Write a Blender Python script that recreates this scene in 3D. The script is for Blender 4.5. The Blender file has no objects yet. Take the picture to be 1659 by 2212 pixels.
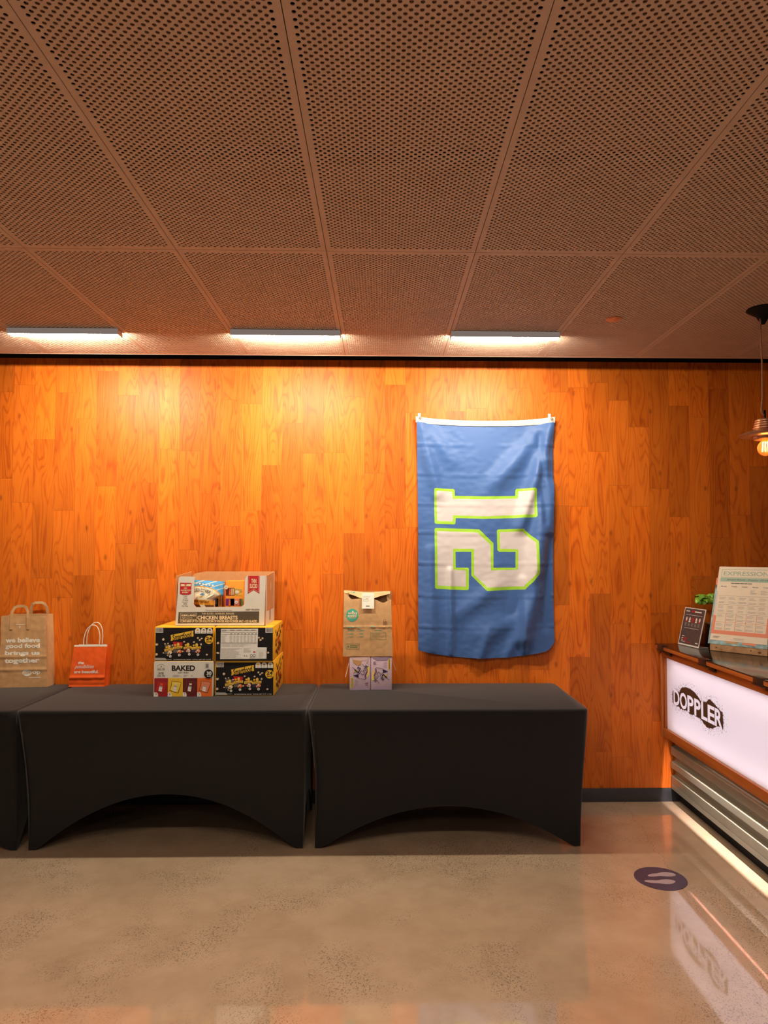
import bpy, bmesh, math, random
import numpy as np
from mathutils import Vector, Matrix, noise
from mathutils.geometry import tessellate_polygon, delaunay_2d_cdt

S = bpy.context.scene
COL = S.collection
PI = math.pi
random.seed(7)

# ------------------------------------------------------------------ camera
HC = 1.656
cam_d = bpy.data.cameras.new('camera'); cam = bpy.data.objects.new('camera', cam_d); COL.objects.link(cam)
cam.matrix_world = (Matrix.Translation((0, 0, HC)) @ Matrix.Rotation(-math.radians(1.16854), 4, 'Z')
                    @ Matrix.Rotation(math.radians(90 + 2.22793), 4, 'X') @ Matrix.Rotation(math.radians(0.0729), 4, 'Z'))
cam_d.sensor_fit = 'VERTICAL'; cam_d.sensor_height = 36.0; cam_d.sensor_width = 27.0
cam_d.lens = 1515.0 * 36.0 / 2212.0
cam_d.shift_x = -25.12 / 2212.0
cam_d.shift_y = 27.36 / 2212.0
cam_d.clip_start = 0.05; cam_d.clip_end = 60
S.camera = cam

# ------------------------------------------------------------------ light, world, exposure
S.view_settings.view_transform = 'Standard'
S.view_settings.look = 'None'
S.view_settings.gamma = 1.0
S.view_settings.use_curve_mapping = False
S.view_settings.exposure = 0.2
S.cycles.max_bounces = 8
S.cycles.sample_clamp_indirect = 6.0

w = bpy.data.worlds.new('room_ambient'); S.world = w; w.use_nodes = True
w.node_tree.nodes['Background'].inputs[0].default_value = (0.85, 0.80, 0.78, 1)
w.node_tree.nodes['Background'].inputs[1].default_value = 0.06

WARM = (1.0, 0.83, 0.60)
FIXTURE_L = 205.0           # radiance of the wall-washer diffusers, downwards
FIXTURE_W = 340.0           # and towards the wall
def area(name, loc, sx, sy, power, col, rot=(0, 0, 0)):
    d = bpy.data.lights.new(name, 'AREA'); d.shape = 'RECTANGLE'; d.size = sx; d.size_y = sy
    d.energy = power; d.color = col
    o = bpy.data.objects.new(name, d); o.location = loc; o.rotation_euler = rot; COL.objects.link(o)
    return o
for i, x in enumerate((-1.75, -0.53, 0.69)):
    area('ceiling_lamp', (x, 1.25, 2.87), 0.6, 0.08, 14.0, (1.0, 0.84, 0.66))
for i, x in enumerate((-2.4, 0.1)):
    area('ceiling_lamp', (x, -1.2, 2.87), 0.6, 0.6, 14.0, (1.0, 0.86, 0.74))

# ------------------------------------------------------------------ node helpers
MATS = {}
def pr(name, col, rough=0.6, metal=0.0, spec=0.5, sheen=0.0, emit=None, estr=0.0, coat=0.0):
    m = bpy.data.materials.new(name); m.use_nodes = True
    b = m.node_tree.nodes['Principled BSDF']
    b.inputs['Base Color'].default_value = (*col, 1)
    b.inputs['Roughness'].default_value = rough
    b.inputs['Metallic'].default_value = metal
    b.inputs['Specular IOR Level'].default_value = spec
    b.inputs['Sheen Weight'].default_value = sheen
    b.inputs['Coat Weight'].default_value = coat
    b.inputs['Coat Roughness'].default_value = 0.1
    if emit:
        b.inputs['Emission Color'].default_value = (*emit, 1); b.inputs['Emission Strength'].default_value = estr
    MATS[name] = m
    return m
class NT:
    def __init__(s, m):
        s.t = m.node_tree; s.n = s.t.nodes; s.b = s.n['Principled BSDF']
    def new(s, ty, **kw):
        n = s.n.new(ty)
        for k, v in kw.items(): setattr(n, k, v)
        return n
    def put(s, sock, v):
        if hasattr(v, 'is_output'): s.t.links.new(v, sock)
        else: sock.default_value = v
    def m(s, op, a, b=0.0, c=0.0):
        n = s.new('ShaderNodeMath', operation=op)
        for i, v in enumerate((a, b, c)):
            if i < len(n.inputs): s.put(n.inputs[i], v)
        return n.outputs[0]
    def xyz(s, x, y, z):
        n = s.new('ShaderNodeCombineXYZ')
        for i, v in enumerate((x, y, z)): s.put(n.inputs[i], v)
        return n.outputs[0]
    def coord(s):
        n = s.new('ShaderNodeTexCoord'); q = s.new('ShaderNodeSeparateXYZ'); s.t.links.new(n.outputs['Object'], q.inputs[0])
        return n.outputs['Object'], q.outputs[0], q.outputs[1], q.outputs[2]
    def noise(s, vec, scale=1.0, detail=2.0, rough=0.5, dist=0.0):
        n = s.new('ShaderNodeTexNoise'); s.put(n.inputs['Vector'], vec); n.inputs['Scale'].default_value = scale
        n.inputs['Detail'].default_value = detail; n.inputs['Roughness'].default_value = rough; n.inputs['Distortion'].default_value = dist
        return n.outputs['Fac']
    def ramp(s, f, stops):
        n = s.new('ShaderNodeValToRGB'); s.put(n.inputs[0], f); e = n.color_ramp.elements
        while len(e) > 1: e.remove(e[-1])
        e[0].position = stops[0][0]; e[0].color = (*stops[0][1], 1) if len(stops[0][1]) == 3 else stops[0][1]
        for p, c in stops[1:]:
            k = e.new(p); k.color = (*c, 1)
        return n.outputs[0]
    def mix(s, f, a, b, mode='MIX'):
        n = s.new('ShaderNodeMix', data_type='RGBA', blend_type=mode); s.put(n.inputs[0], f)
        for i, v in ((6, a), (7, b)):
            s.put(n.inputs[i], v if hasattr(v, 'is_output') else ((*v, 1) if len(v) == 3 else v))
        return n.outputs[2]
    def rgb(s, v):
        n = s.new('ShaderNodeCombineColor')
        for i in range(3): s.put(n.inputs[i], v)
        return n.outputs[0]
    def bump(s, h, strength=0.3, dist=0.002):
        n = s.new('ShaderNodeBump'); s.put(n.inputs['Height'], h); n.inputs['Strength'].default_value = strength; n.inputs['Distance'].default_value = dist
        s.t.links.new(n.outputs[0], s.b.inputs['Normal'])

def wood_planks():
    m = pr('oiled_wood_planks', (0.5, 0.15, 0.03), 0.42, spec=0.24); t = NT(m)
    _, x, y, z = t.coord()
    W = 0.1377
    xs = t.m('DIVIDE', t.m('ADD', x, 1.353 + W * 40), W)
    col = t.m('FLOOR', xs); xl = t.m('SUBTRACT', xs, col)
    wn = t.new('ShaderNodeTexWhiteNoise', noise_dimensions='1D'); t.put(wn.inputs['W'], col)
    zz = t.m('ADD', t.m('DIVIDE', z, 0.80), t.m('MULTIPLY', col, 17.37))
    v = t.new('ShaderNodeTexVoronoi', voronoi_dimensions='1D'); t.put(v.inputs['W'], zz); v.inputs['Scale'].default_value = 1.0
    sc = t.new('ShaderNodeSeparateColor'); t.t.links.new(v.outputs['Color'], sc.inputs[0])
    r1, r2, r3 = sc.outputs
    ve = t.new('ShaderNodeTexVoronoi', voronoi_dimensions='1D', feature='DISTANCE_TO_EDGE'); t.put(ve.inputs['W'], zz); ve.inputs['Scale'].default_value = 1.0
    # cathedral grain: contour lines of a stretched noise
    off = t.m('MULTIPLY', r1, 37.0)
    g = t.noise(t.xyz(t.m('ADD', t.m('MULTIPLY', x, 9.0), off), t.m('MULTIPLY', r2, 11.0), t.m('MULTIPLY', z, 1.25)), 1.0, 1.5, 0.45, 0.35)
    ring = t.m('SINE', t.m('MULTIPLY', g, 96.0))
    ring = t.m('ADD', t.m('MULTIPLY', ring, 0.5), 0.5)
    ring = t.m('POWER', ring, 3.5)
    fine = t.noise(t.xyz(t.m('ADD', t.m('MULTIPLY', x, 190.0), off), 0.0, t.m('MULTIPLY', z, 5.0)), 1.0, 3.0, 0.6)
    blot = t.noise(t.xyz(t.m('ADD', t.m('MULTIPLY', x, 14.0), off), r2, t.m('MULTIPLY', z, 2.3)), 1.0, 3.0, 0.6, 0.5)
    f = t.m('ADD', t.m('ADD', t.m('MULTIPLY', ring, 0.20), t.m('MULTIPLY', fine, 0.42)), t.m('MULTIPLY', blot, 0.62))
    base = t.ramp(f, [(0.28, (0.74, 0.190, 0.016)), (0.55, (0.68, 0.143, 0.009)), (0.90, (0.38, 0.052, 0.004))])
    tint = t.m('ADD', t.m('MULTIPLY', t.m('POWER', r1, 1.3), 0.44), 0.74)
    c = t.mix(1.0, base, t.rgb(tint), 'MULTIPLY')
    c = t.mix(t.m('MULTIPLY', r3, 0.25), c, (0.60, 0.17, 0.022))
    # knots
    kv = t.new('ShaderNodeTexVoronoi', voronoi_dimensions='2D'); t.put(kv.inputs['Vector'], t.xyz(t.m('MULTIPLY', x, 3.1), t.m('MULTIPLY', z, 1.7), 0.0)); kv.inputs['Scale'].default_value = 1.0
    kd = t.m('ADD', kv.outputs['Distance'], t.m('MULTIPLY', fine, 0.02))
    kn = t.m('SUBTRACT', 1.0, t.m('MINIMUM', 1.0, t.m('MULTIPLY', kd, 18.0)))
    c = t.mix(t.m('MULTIPLY', kn, 0.75), c, (0.10, 0.02, 0.005))
    # seams
    ex = t.m('MINIMUM', xl, t.m('SUBTRACT', 1.0, xl))
    sx = t.m('LESS_THAN', t.m('MULTIPLY', ex, W), 0.0009)
    sz = t.m('LESS_THAN', t.m('MULTIPLY', ve.outputs['Distance'], 0.80), 0.0011)
    seam = t.m('MAXIMUM', sx, sz)
    c = t.mix(t.m('MULTIPLY', seam, 0.38), c, (0.12, 0.025, 0.006))
    t.t.links.new(c, t.b.inputs['Base Color'])
    t.put(t.b.inputs['Roughness'], t.m('ADD', t.m('MULTIPLY', fine, 0.2), 0.32))
    t.bump(t.m('SUBTRACT', t.m('SUBTRACT', t.m('MULTIPLY', fine, 0.25), t.m('MULTIPLY', ring, 0.3)), t.m('MULTIPLY', seam, 1.0)), 0.25, 0.0012)
    return m

def wood_plain(name, c0, c1, axis='y', scale=1.0, rough=0.4):
    m = pr(name, c0, rough); t = NT(m); _, x, y, z = t.coord()
    s = {'x': (2, 60, 60), 'y': (60, 2, 60), 'z': (60, 60, 2)}[axis]
    v = t.xyz(*[t.m('MULTIPLY', a, b * scale) for a, b in zip((x, y, z), s)])
    f = t.noise(v, 1.0, 3.0, 0.6, 0.6)
    t.t.links.new(t.ramp(f, [(0.3, c0), (0.7, c1)]), t.b.inputs['Base Color'])
    t.bump(f, 0.1, 0.001)
    return m

def concrete():
    m = pr('polished_concrete', (0.3, 0.24, 0.18), 0.2, spec=0.5, coat=0.9)
    m.node_tree.nodes['Principled BSDF'].inputs['Coat IOR'].default_value = 2.35; t = NT(m); o, x, y, z = t.coord()
    big = t.noise(o, 1.1, 4.0, 0.6, 0.4)
    med = t.noise(o, 6.0, 4.0, 0.65)
    patch = t.noise(t.xyz(t.m('ADD', x, 3.1), t.m('ADD', y, 7.7), 0.0), 1.6, 3.0, 0.6, 0.6)
    base = t.ramp(t.m('ADD', t.m('MULTIPLY', big, 0.6), t.m('MULTIPLY', med, 0.4)), [(0.32, (0.385, 0.265, 0.168)), (0.5, (0.49, 0.350, 0.230)), (0.68, (0.59, 0.43, 0.295))])
    v = t.new('ShaderNodeTexVoronoi', voronoi_dimensions='2D'); t.put(v.inputs['Vector'], o); v.inputs['Scale'].default_value = 230.0
    sc = t.new('ShaderNodeSeparateColor'); t.t.links.new(v.outputs['Color'], sc.inputs[0])
    pm = t.ramp(patch, [(0.47, (0, 0, 0)), (0.60, (1, 1, 1))])
    pms = t.new('ShaderNodeSeparateColor'); t.t.links.new(pm, pms.inputs[0]); pf = pms.outputs[0]
    light = t.m('MULTIPLY', t.m('GREATER_THAN', sc.outputs[0], 0.90), pf)
    dark = t.m('MULTIPLY', t.m('LESS_THAN', sc.outputs[1], 0.16), pf)
    c = t.mix(t.m('MULTIPLY', dark, 0.55), base, (0.09, 0.062, 0.04))
    c = t.mix(t.m('MULTIPLY', light, 0.6), c, (0.55, 0.46, 0.35))
    fleck = t.noise(o, 240.0, 2.0, 0.7)
    c = t.mix(t.m('MULTIPLY', t.m('GREATER_THAN', fleck, 0.68), 0.25), c, (0.5, 0.42, 0.33))
    # hairline crack wandering near the counter
    cx = t.m('ADD', t.m('ADD', t.m('MULTIPLY', t.m('SUBTRACT', y, 2.9), 0.10), 1.43),
             t.m('MULTIPLY', t.m('SUBTRACT', t.noise(t.xyz(0.0, t.m('MULTIPLY', y, 9.0), 0.0), 1.0, 4.0, 0.7), 0.5), 0.16))
    cr = t.m('LESS_THAN', t.m('ABSOLUTE', t.m('SUBTRACT', x, cx)), 0.0012)
    c = t.mix(t.m('MULTIPLY', cr, 0.5), c, (0.08, 0.055, 0.04))
    t.t.links.new(c, t.b.inputs['Base Color'])
    t.put(t.b.inputs['Roughness'], t.m('ADD', t.m('MULTIPLY', med, 0.12), t.m('MULTIPLY', pf, 0.08)) if False else t.m('ADD', t.m('MULTIPLY', med, 0.14), 0.14))
    t.put(t.b.inputs['Coat Roughness'], t.m('ADD', t.m('MULTIPLY', med, 0.06), 0.015))
    t.bump(t.m('ADD', med, t.m('MULTIPLY', sc.outputs[0], t.m('MULTIPLY', pf, 0.25))), 0.05, 0.002)
    return m

def papery(name, col, rough=0.75, var=0.12, scale=30.0):
    m = pr(name, col, rough, spec=0.25); t = NT(m); o, *_ = t.coord()
    f = t.noise(o, scale, 4.0, 0.6)
    c2 = tuple(max(0, v * (1 - var)) for v in col); c1 = tuple(min(1, v * (1 + var)) for v in col)
    t.t.links.new(t.ramp(f, [(0.3, c2), (0.7, c1)]), t.b.inputs['Base Color'])
    t.bump(f, 0.15, 0.001)
    return m
def mottled(name, col, rough, metal=0.0, var=0.1, scale=20.0, bump=0.1, spec=0.5, sheen=0.0):
    m = pr(name, col, rough, metal, spec, sheen); t = NT(m); o, *_ = t.coord()
    f = t.noise(o, scale, 4.0, 0.6)
    c2 = tuple(v * (1 - var) for v in col); c1 = tuple(min(1, v * (1 + var)) for v in col)
    t.t.links.new(t.ramp(f, [(0.3, c2), (0.7, c1)]), t.b.inputs['Base Color'])
    if bump: t.bump(f, bump, 0.001)
    return m
def emitter(name, col, strength):
    m = bpy.data.materials.new(name); m.use_nodes = True; n = m.node_tree.nodes
    n.remove(n['Principled BSDF']); e = n.new('ShaderNodeEmission'); e.inputs[0].default_value = (*col, 1); e.inputs[1].default_value = strength
    m.node_tree.links.new(e.outputs[0], n['Material Output'].inputs[0]); MATS[name] = m
    return m
def ink(name, col, rough=0.5): return pr(name, col, rough, spec=0.35)

M_WALL = wood_planks(); M_FLOOR = concrete()
M_PERF = mottled('copper_brown_metal', (0.60, 0.430, 0.315), 0.65, 0.0, 0.06, 9.0, 0.0, 0.25)
M_FELT = mottled('brown_acoustic_felt', (0.40, 0.23, 0.15), 0.95, 0, 0.25, 160.0, 0.0, 0.1)
M_DARK = mottled('matt_black_paint', (0.010, 0.009, 0.009), 0.8, 0, 0.1, 10, 0.0, 0.2)
M_PLASTER = mottled('warm_white_plaster', (0.62, 0.55, 0.48), 0.9, 0, 0.05, 6, 0.05)
M_RUBBER = mottled('charcoal_rubber', (0.030, 0.030, 0.036), 0.5, 0, 0.15, 30, 0.05)
M_CLOTH = mottled('black_stretch_fabric', (0.0078, 0.0068, 0.0070), 0.8, 0, 0.12, 400, 0.12, 0.2, 0.22)
M_WOOD = wood_plain('orange_teak', (0.50, 0.145, 0.028), (0.33, 0.075, 0.013), 'y', 1.0, 0.38)
M_WOODZ = wood_plain('orange_teak_upright', (0.50, 0.145, 0.028), (0.36, 0.085, 0.015), 'z', 1.0, 0.38)
M_BLOCK = wood_plain('knotty_pine', (0.52, 0.30, 0.15), (0.33, 0.17, 0.075), 'y', 0.6, 0.6)
M_GLASSTOP = pr('black_laminate', (0.018, 0.014, 0.012), 0.12, spec=0.6)
M_METAL = mottled('grey_painted_metal', (0.25, 0.235, 0.18), 0.30, 0.25, 0.06, 14, 0.03, 0.5)
M_ALU = mottled('satin_aluminium', (0.62, 0.55, 0.50), 0.5, 0.3, 0.04, 12, 0.0)
M_GAL = mottled('copper_bronze', (0.58, 0.30, 0.16), 0.35, 0.7, 0.1, 30, 0.0)
M_DISC = pr('painted_copper', (0.72, 0.27, 0.11), 0.5)
M_LED = emitter('led_diffuser', (1.0, 0.89, 0.71), FIXTURE_L); M_FACEGLOW = emitter('housing_face_glow', (0.95, 0.74, 0.64), 0.18); M_LEDW = emitter('led_wall_lens', (1.0, 0.89, 0.71), FIXTURE_W)
M_LEDBOX = emitter('lightbox_led', (1.0, 0.88, 0.98), 17.0); M_LEDSHEET = emitter('lightbox_led_sheet', (0.98, 0.90, 1.02), 1.30)
M_LEDSTRIP = emitter('floor_led', (1.0, 0.85, 0.82), 1500.0)
M_WHITE = ink('white_ink', (0.78, 0.76, 0.70)); M_BLACK = ink('black_ink', (0.012, 0.010, 0.010))
M_GREY = ink('grey_ink', (0.36, 0.34, 0.31)); M_LGREY = ink('light_grey_ink', (0.56, 0.53, 0.48)); M_DGREY = ink('dark_grey_ink', (0.12, 0.11, 0.10))
M_YEL = papery('yellow_card', (0.88, 0.50, 0.035), 0.4, 0.05); M_YINK = ink('yellow_ink', (0.80, 0.47, 0.04)); M_BOXBLK = papery('black_card', (0.012, 0.010, 0.011), 0.42, 0.2)
M_BOXWHT = papery('white_card', (0.70, 0.66, 0.58), 0.5, 0.04)
M_RED = ink('red_ink', (0.50, 0.015, 0.02)); M_MAROON = ink('maroon_ink', (0.12, 0.012, 0.014)); M_ORG = ink('orange_ink', (0.72, 0.14, 0.02)); M_GOLD = ink('gold_ink', (0.78, 0.46, 0.03))
M_CRIM = ink('crimson_ink', (0.33, 0.015, 0.02)); M_KERN = ink('popcorn_ink', (0.66, 0.48, 0.32)); M_PURPD = ink('dark_purple_ink', (0.045, 0.022, 0.075))
M_BROWN = ink('brown_ink', (0.15, 0.055, 0.02)); M_KRAFT = papery('kraft_paper', (0.55, 0.315, 0.145), 0.8, 0.10); M_KRAFTL = papery('pale_kraft_paper', (0.66, 0.42, 0.21), 0.8, 0.06)
M_CORR = papery('brown_cardboard', (0.56, 0.27, 0.11), 0.85, 0.08); M_CARTON = papery('coated_carton', (0.68, 0.64, 0.56), 0.5, 0.05, 14); M_TAUPE = ink('taupe_ink', (0.085, 0.065, 0.045))
M_CREAM = ink('cream_ink', (0.80, 0.62, 0.38)); M_OPAPER = papery('orange_paper', (0.80, 0.105, 0.012), 0.65, 0.06); M_OWHITE = papery('white_cord', (0.80, 0.72, 0.58), 0.7, 0.05)
M_TEAL = ink('teal_ink', (0.06, 0.36, 0.26)); M_GREENINK = ink('green_ink', (0.10, 0.22, 0.09)); M_STICK = ink('sticker_paper', (0.82, 0.80, 0.68))
M_LILAC = papery('lilac_card', (0.56, 0.40, 0.47), 0.4, 0.04); M_LILACD = ink('mauve_ink', (0.34, 0.24, 0.34)); M_NAVY = ink('navy_ink', (0.02, 0.015, 0.06)); M_PLUM = ink('plum_ink', (0.16, 0.02, 0.09)); M_LYEL = ink('lemon_ink', (0.85, 0.60, 0.08)); M_TAN = ink('tan_ink', (0.55, 0.29, 0.11)); M_PINK = papery('pink_film', (0.74, 0.50, 0.46), 0.4, 0.06); M_CORAL = ink('coral_ink', (0.72, 0.22, 0.12))
M_SKY = pr('blue_foil', (0.09, 0.38, 0.72), 0.3, spec=0.6); M_FOILW = pr('cream_foil', (0.80, 0.72, 0.52), 0.3, spec=0.6); M_FOILO = pr('amber_foil', (0.78, 0.34, 0.03), 0.3, spec=0.6); M_FOILB = pr('brown_foil', (0.16, 0.065, 0.03), 0.3, spec=0.6)
M_OCARD = papery('orange_card', (0.82, 0.30, 0.035), 0.45, 0.04); M_GRN = ink('green_block_ink', (0.10, 0.36, 0.05)); M_VIO = ink('violet_ink', (0.16, 0.02, 0.14)); M_ROSE = ink('rose_ink', (0.55, 0.12, 0.20))

def fabric_satin(name, col, rough=0.5):
    m = pr(name, col, rough, spec=0.35, sheen=0.15); t = NT(m); _, x, y, z = t.coord()
    f = t.noise(t.xyz(t.m('MULTIPLY', x, 700.0), 0.0, t.m('MULTIPLY', z, 700.0)), 1.0, 1.0)
    big = t.noise(t.xyz(t.m('MULTIPLY', x, 6.0), 0.0, t.m('MULTIPLY', z, 40.0)), 1.0, 3.0)
    t.bump(t.m('ADD', t.m('MULTIPLY', f, 0.15), t.m('MULTIPLY', big, 0.5)), 0.12, 0.002)
    return m
M_FBLUE = fabric_satin('blue_polyester', (0.048, 0.118, 0.33)); M_FWHITE = fabric_satin('white_polyester', (0.56, 0.50, 0.50)); M_FGREEN = fabric_satin('lime_polyester', (0.32, 0.58, 0.035))
M_TAPE = fabric_satin('cream_webbing', (0.80, 0.74, 0.62)); M_BRASS = pr('brass', (0.70, 0.48, 0.18), 0.3, 1.0); M_CLEAR = pr('clear_plastic', (0.8, 0.8, 0.78), 0.15, spec=0.6)
M_LEAF = mottled('green_leaf', (0.20, 0.42, 0.045), 0.35, 0, 0.45, 25, 0.1); M_POT = mottled('terracotta', (0.30, 0.13, 0.05), 0.7, 0, 0.15, 30, 0.1); M_MESH = mottled('black_wire_mesh', (0.035, 0.032, 0.028), 0.5, 0.3, 0.2, 300, 0.0); M_SOIL = mottled('potting_soil', (0.03, 0.02, 0.012), 0.95, 0, 0.3, 120, 0.4)
M_POSTER = papery('poster_paper', (0.76, 0.64, 0.50), 0.5, 0.02); M_MINT = ink('mint_ink', (0.30, 0.44, 0.34)); M_FLYER = papery('flyer_black', (0.085, 0.058, 0.055), 0.35, 0.1); M_BLUEPIC = mottled('blue_picture', (0.16, 0.28, 0.30), 0.4, 0, 0.7, 22, 0.0)
M_ACRYL = pr('acrylic', (0.70, 0.68, 0.64), 0.1, spec=0.6)
M_CLIP = mottled('bronze_clip', (0.055, 0.030, 0.020), 0.35, 0.5, 0.2, 60, 0.0)
M_STKR = mottled('navy_vinyl', (0.060, 0.046, 0.080), 0.3, 0, 0.12, 40, 0.0); M_FOOT = ink('pale_pink_vinyl', (0.42, 0.32, 0.33), 0.3)
M_CORD = papery('braided_cord', (0.36, 0.19, 0.11), 0.9, 0.3, 200)

def translucent_panel():
    m = bpy.data.materials.new('opal_acrylic'); m.use_nodes = True; n = m.node_tree.nodes; l = m.node_tree.links
    b = n['Principled BSDF']; b.inputs['Base Color'].default_value = (0.80, 0.76, 0.78, 1); b.inputs['Roughness'].default_value = 0.25
    t = n.new('ShaderNodeBsdfTranslucent'); t.inputs[0].default_value = (0.92, 0.88, 0.90, 1)
    x = n.new('ShaderNodeMixShader'); x.inputs[0].default_value = 0.62
    l.new(b.outputs[0], x.inputs[1]); l.new(t.outputs[0], x.inputs[2]); l.new(x.outputs[0], n['Material Output'].inputs[0])
    return m
M_OPAL = translucent_panel()
def bulb_glass():
    m = bpy.data.materials.new('amber_bulb_glass'); m.use_nodes = True; n = m.node_tree.nodes; l = m.node_tree.links
    b = n['Principled BSDF']; b.inputs['Base Color'].default_value = (0.9, 0.45, 0.2, 1); b.inputs['Roughness'].default_value = 0.08
    t = n.new('ShaderNodeBsdfTransparent'); t.inputs[0].default_value = (1.0, 0.70, 0.42, 1)
    x = n.new('ShaderNodeMixShader'); x.inputs[0].default_value = 0.80
    l.new(b.outputs[0], x.inputs[1]); l.new(t.outputs[0], x.inputs[2]); l.new(x.outputs[0], n['Material Output'].inputs[0])
    return m
M_BULB = bulb_glass(); M_FIL = emitter('filament', (1.0, 0.55, 0.20), 60.0)

# ------------------------------------------------------------------ mesh helpers
_text_cache = {}
def text_tris(s, bold=0.0, shear=0.0):
    k = (s, bold, shear)
    if k in _text_cache: return _text_cache[k]
    c = bpy.data.curves.new('t', 'FONT'); c.body = s; c.size = 1.0; c.offset = bold; c.shear = shear; c.resolution_u = 3; c.fill_mode = 'FRONT'
    o = bpy.data.objects.new('t', c)
    me = bpy.data.meshes.new_from_object(o)
    vs = [(v.co.x, v.co.y) for v in me.vertices]; fs = [tuple(p.vertices) for p in me.polygons]
    bpy.data.objects.remove(o); bpy.data.curves.remove(c); bpy.data.meshes.remove(me)
    x0 = min(v[0] for v in vs); x1 = max(v[0] for v in vs); y0 = min(v[1] for v in vs); y1 = max(v[1] for v in vs)
    # make sure the faces look towards +z
    if fs:
        a, b, d = (vs[i] for i in fs[0][:3])
        if (b[0]-a[0])*(d[1]-a[1])-(b[1]-a[1])*(d[0]-a[0]) < 0: fs = [f[::-1] for f in fs]
    _text_cache[k] = (vs, fs, (x0, y0, x1, y1))
    return _text_cache[k]

class MB:
    def __init__(s): s.v = []; s.f = []; s.mi = []; s.mats = []
    def mat(s, m):
        if m not in s.mats: s.mats.append(m)
        return s.mats.index(m)
    def add(s, vs, fs, m):
        n = len(s.v); k = s.mat(m)
        s.v += [tuple(v) for v in vs]
        for f in fs: s.f.append(tuple(i + n for i in f)); s.mi.append(k)
        return s
    def quad(s, a, b, c, d, m): return s.add([a, b, c, d], [(0, 1, 2, 3)], m)
    def box(s, p0, p1, m, bev=0.0, xf=None):
        x0, y0, z0 = p0; x1, y1, z1 = p1
        if bev > 0:
            bm = bmesh.new(); bmesh.ops.create_cube(bm, size=1)
            for v in bm.verts: v.co = Vector(((x0+x1)/2 + v.co.x*(x1-x0), (y0+y1)/2 + v.co.y*(y1-y0), (z0+z1)/2 + v.co.z*(z1-z0)))
            bmesh.ops.bevel(bm, geom=bm.edges[:], offset=bev, segments=2, affect='EDGES', profile=0.5)
            vs = [v.co.copy() for v in bm.verts]; bm.verts.index_update(); fs = [[v.index for v in f.verts] for f in bm.faces]; bm.free()
        else:
            vs = [(x0,y0,z0),(x1,y0,z0),(x1,y1,z0),(x0,y1,z0),(x0,y0,z1),(x1,y0,z1),(x1,y1,z1),(x0,y1,z1)]
            fs = [(0,3,2,1),(4,5,6,7),(0,1,5,4),(1,2,6,5),(2,3,7,6),(3,0,4,7)]
        if xf: vs = [xf(Vector(v)) for v in vs]
        return s.add(vs, fs, m)
    def grid(s, fn, nu, nv, m, closed_u=False, mfn=None):
        n = len(s.v); k = s.mat(m)
        cu = nu if closed_u else nu + 1
        for j in range(nv + 1):
            for i in range(cu): s.v.append(tuple(fn(i / nu, j / nv)))
        for j in range(nv):
            for i in range(nu):
                a = n + j*cu + i; b = n + j*cu + (i+1) % cu
                s.f.append((a, b, b + cu, a + cu)); s.mi.append(s.mat(mfn((i+.5)/nu, (j+.5)/nv)) if mfn else k)
        return s
    def lathe(s, prof, c, m, n=28, cap=False):
        cx, cy, cz = c
        s.grid(lambda u, v: (cx + prof[round(v*(len(prof)-1))][0]*math.cos(2*PI*u), cy + prof[round(v*(len(prof)-1))][0]*math.sin(2*PI*u), cz + prof[round(v*(len(prof)-1))][1]), n, len(prof)-1, m, True)
        return s
    def tube(s, path, r, m, n=8, ry=None):
        P = [Vector(p) for p in path]; rings = []; base = len(s.v); k = s.mat(m); up = Vector((0.13, 0.21, 0.97))
        for i, p in enumerate(P):
            t = (P[min(i+1, len(P)-1)] - P[max(i-1, 0)]).normalized()
            if i == 0:
                a = t.cross(up)
                if a.length < 1e-3: a = t.cross(Vector((1, 0, 0)))
                a.normalize()
            else: a = (a - t*a.dot(t)).normalized()
            b = t.cross(a); rr = r[i] if isinstance(r, (list, tuple)) else r
            for q in range(n):
                an = 2*PI*q/n; s.v.append(tuple(p + a*rr*math.cos(an) + b*(ry if ry else rr)*math.sin(an)))
        for i in range(len(P)-1):
            for q in range(n):
                s.f.append((base+i*n+q, base+i*n+(q+1) % n, base+(i+1)*n+(q+1) % n, base+(i+1)*n+q)); s.mi.append(k)
        s.f.append(tuple(base+q for q in range(n))[::-1]); s.mi.append(k)
        e = base+(len(P)-1)*n; s.f.append(tuple(e+q for q in range(n))); s.mi.append(k)
        return s
    def build(s, name, parent=None, smooth=35, loc=None, rot=None):
        me = bpy.data.meshes.new(name); me.from_pydata(s.v, [], s.f)
        for m in s.mats: me.materials.append(m)
        me.polygons.foreach_set('material_index', s.mi); me.update()
        if smooth:
            me.polygons.foreach_set('use_smooth', [True]*len(me.polygons)); me.set_sharp_from_angle(angle=math.radians(smooth))
        o = bpy.data.objects.new(name, me); COL.objects.link(o)
        if parent: o.parent = parent
        if loc: o.location = loc
        if rot: o.rotation_euler = rot
        return o

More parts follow.
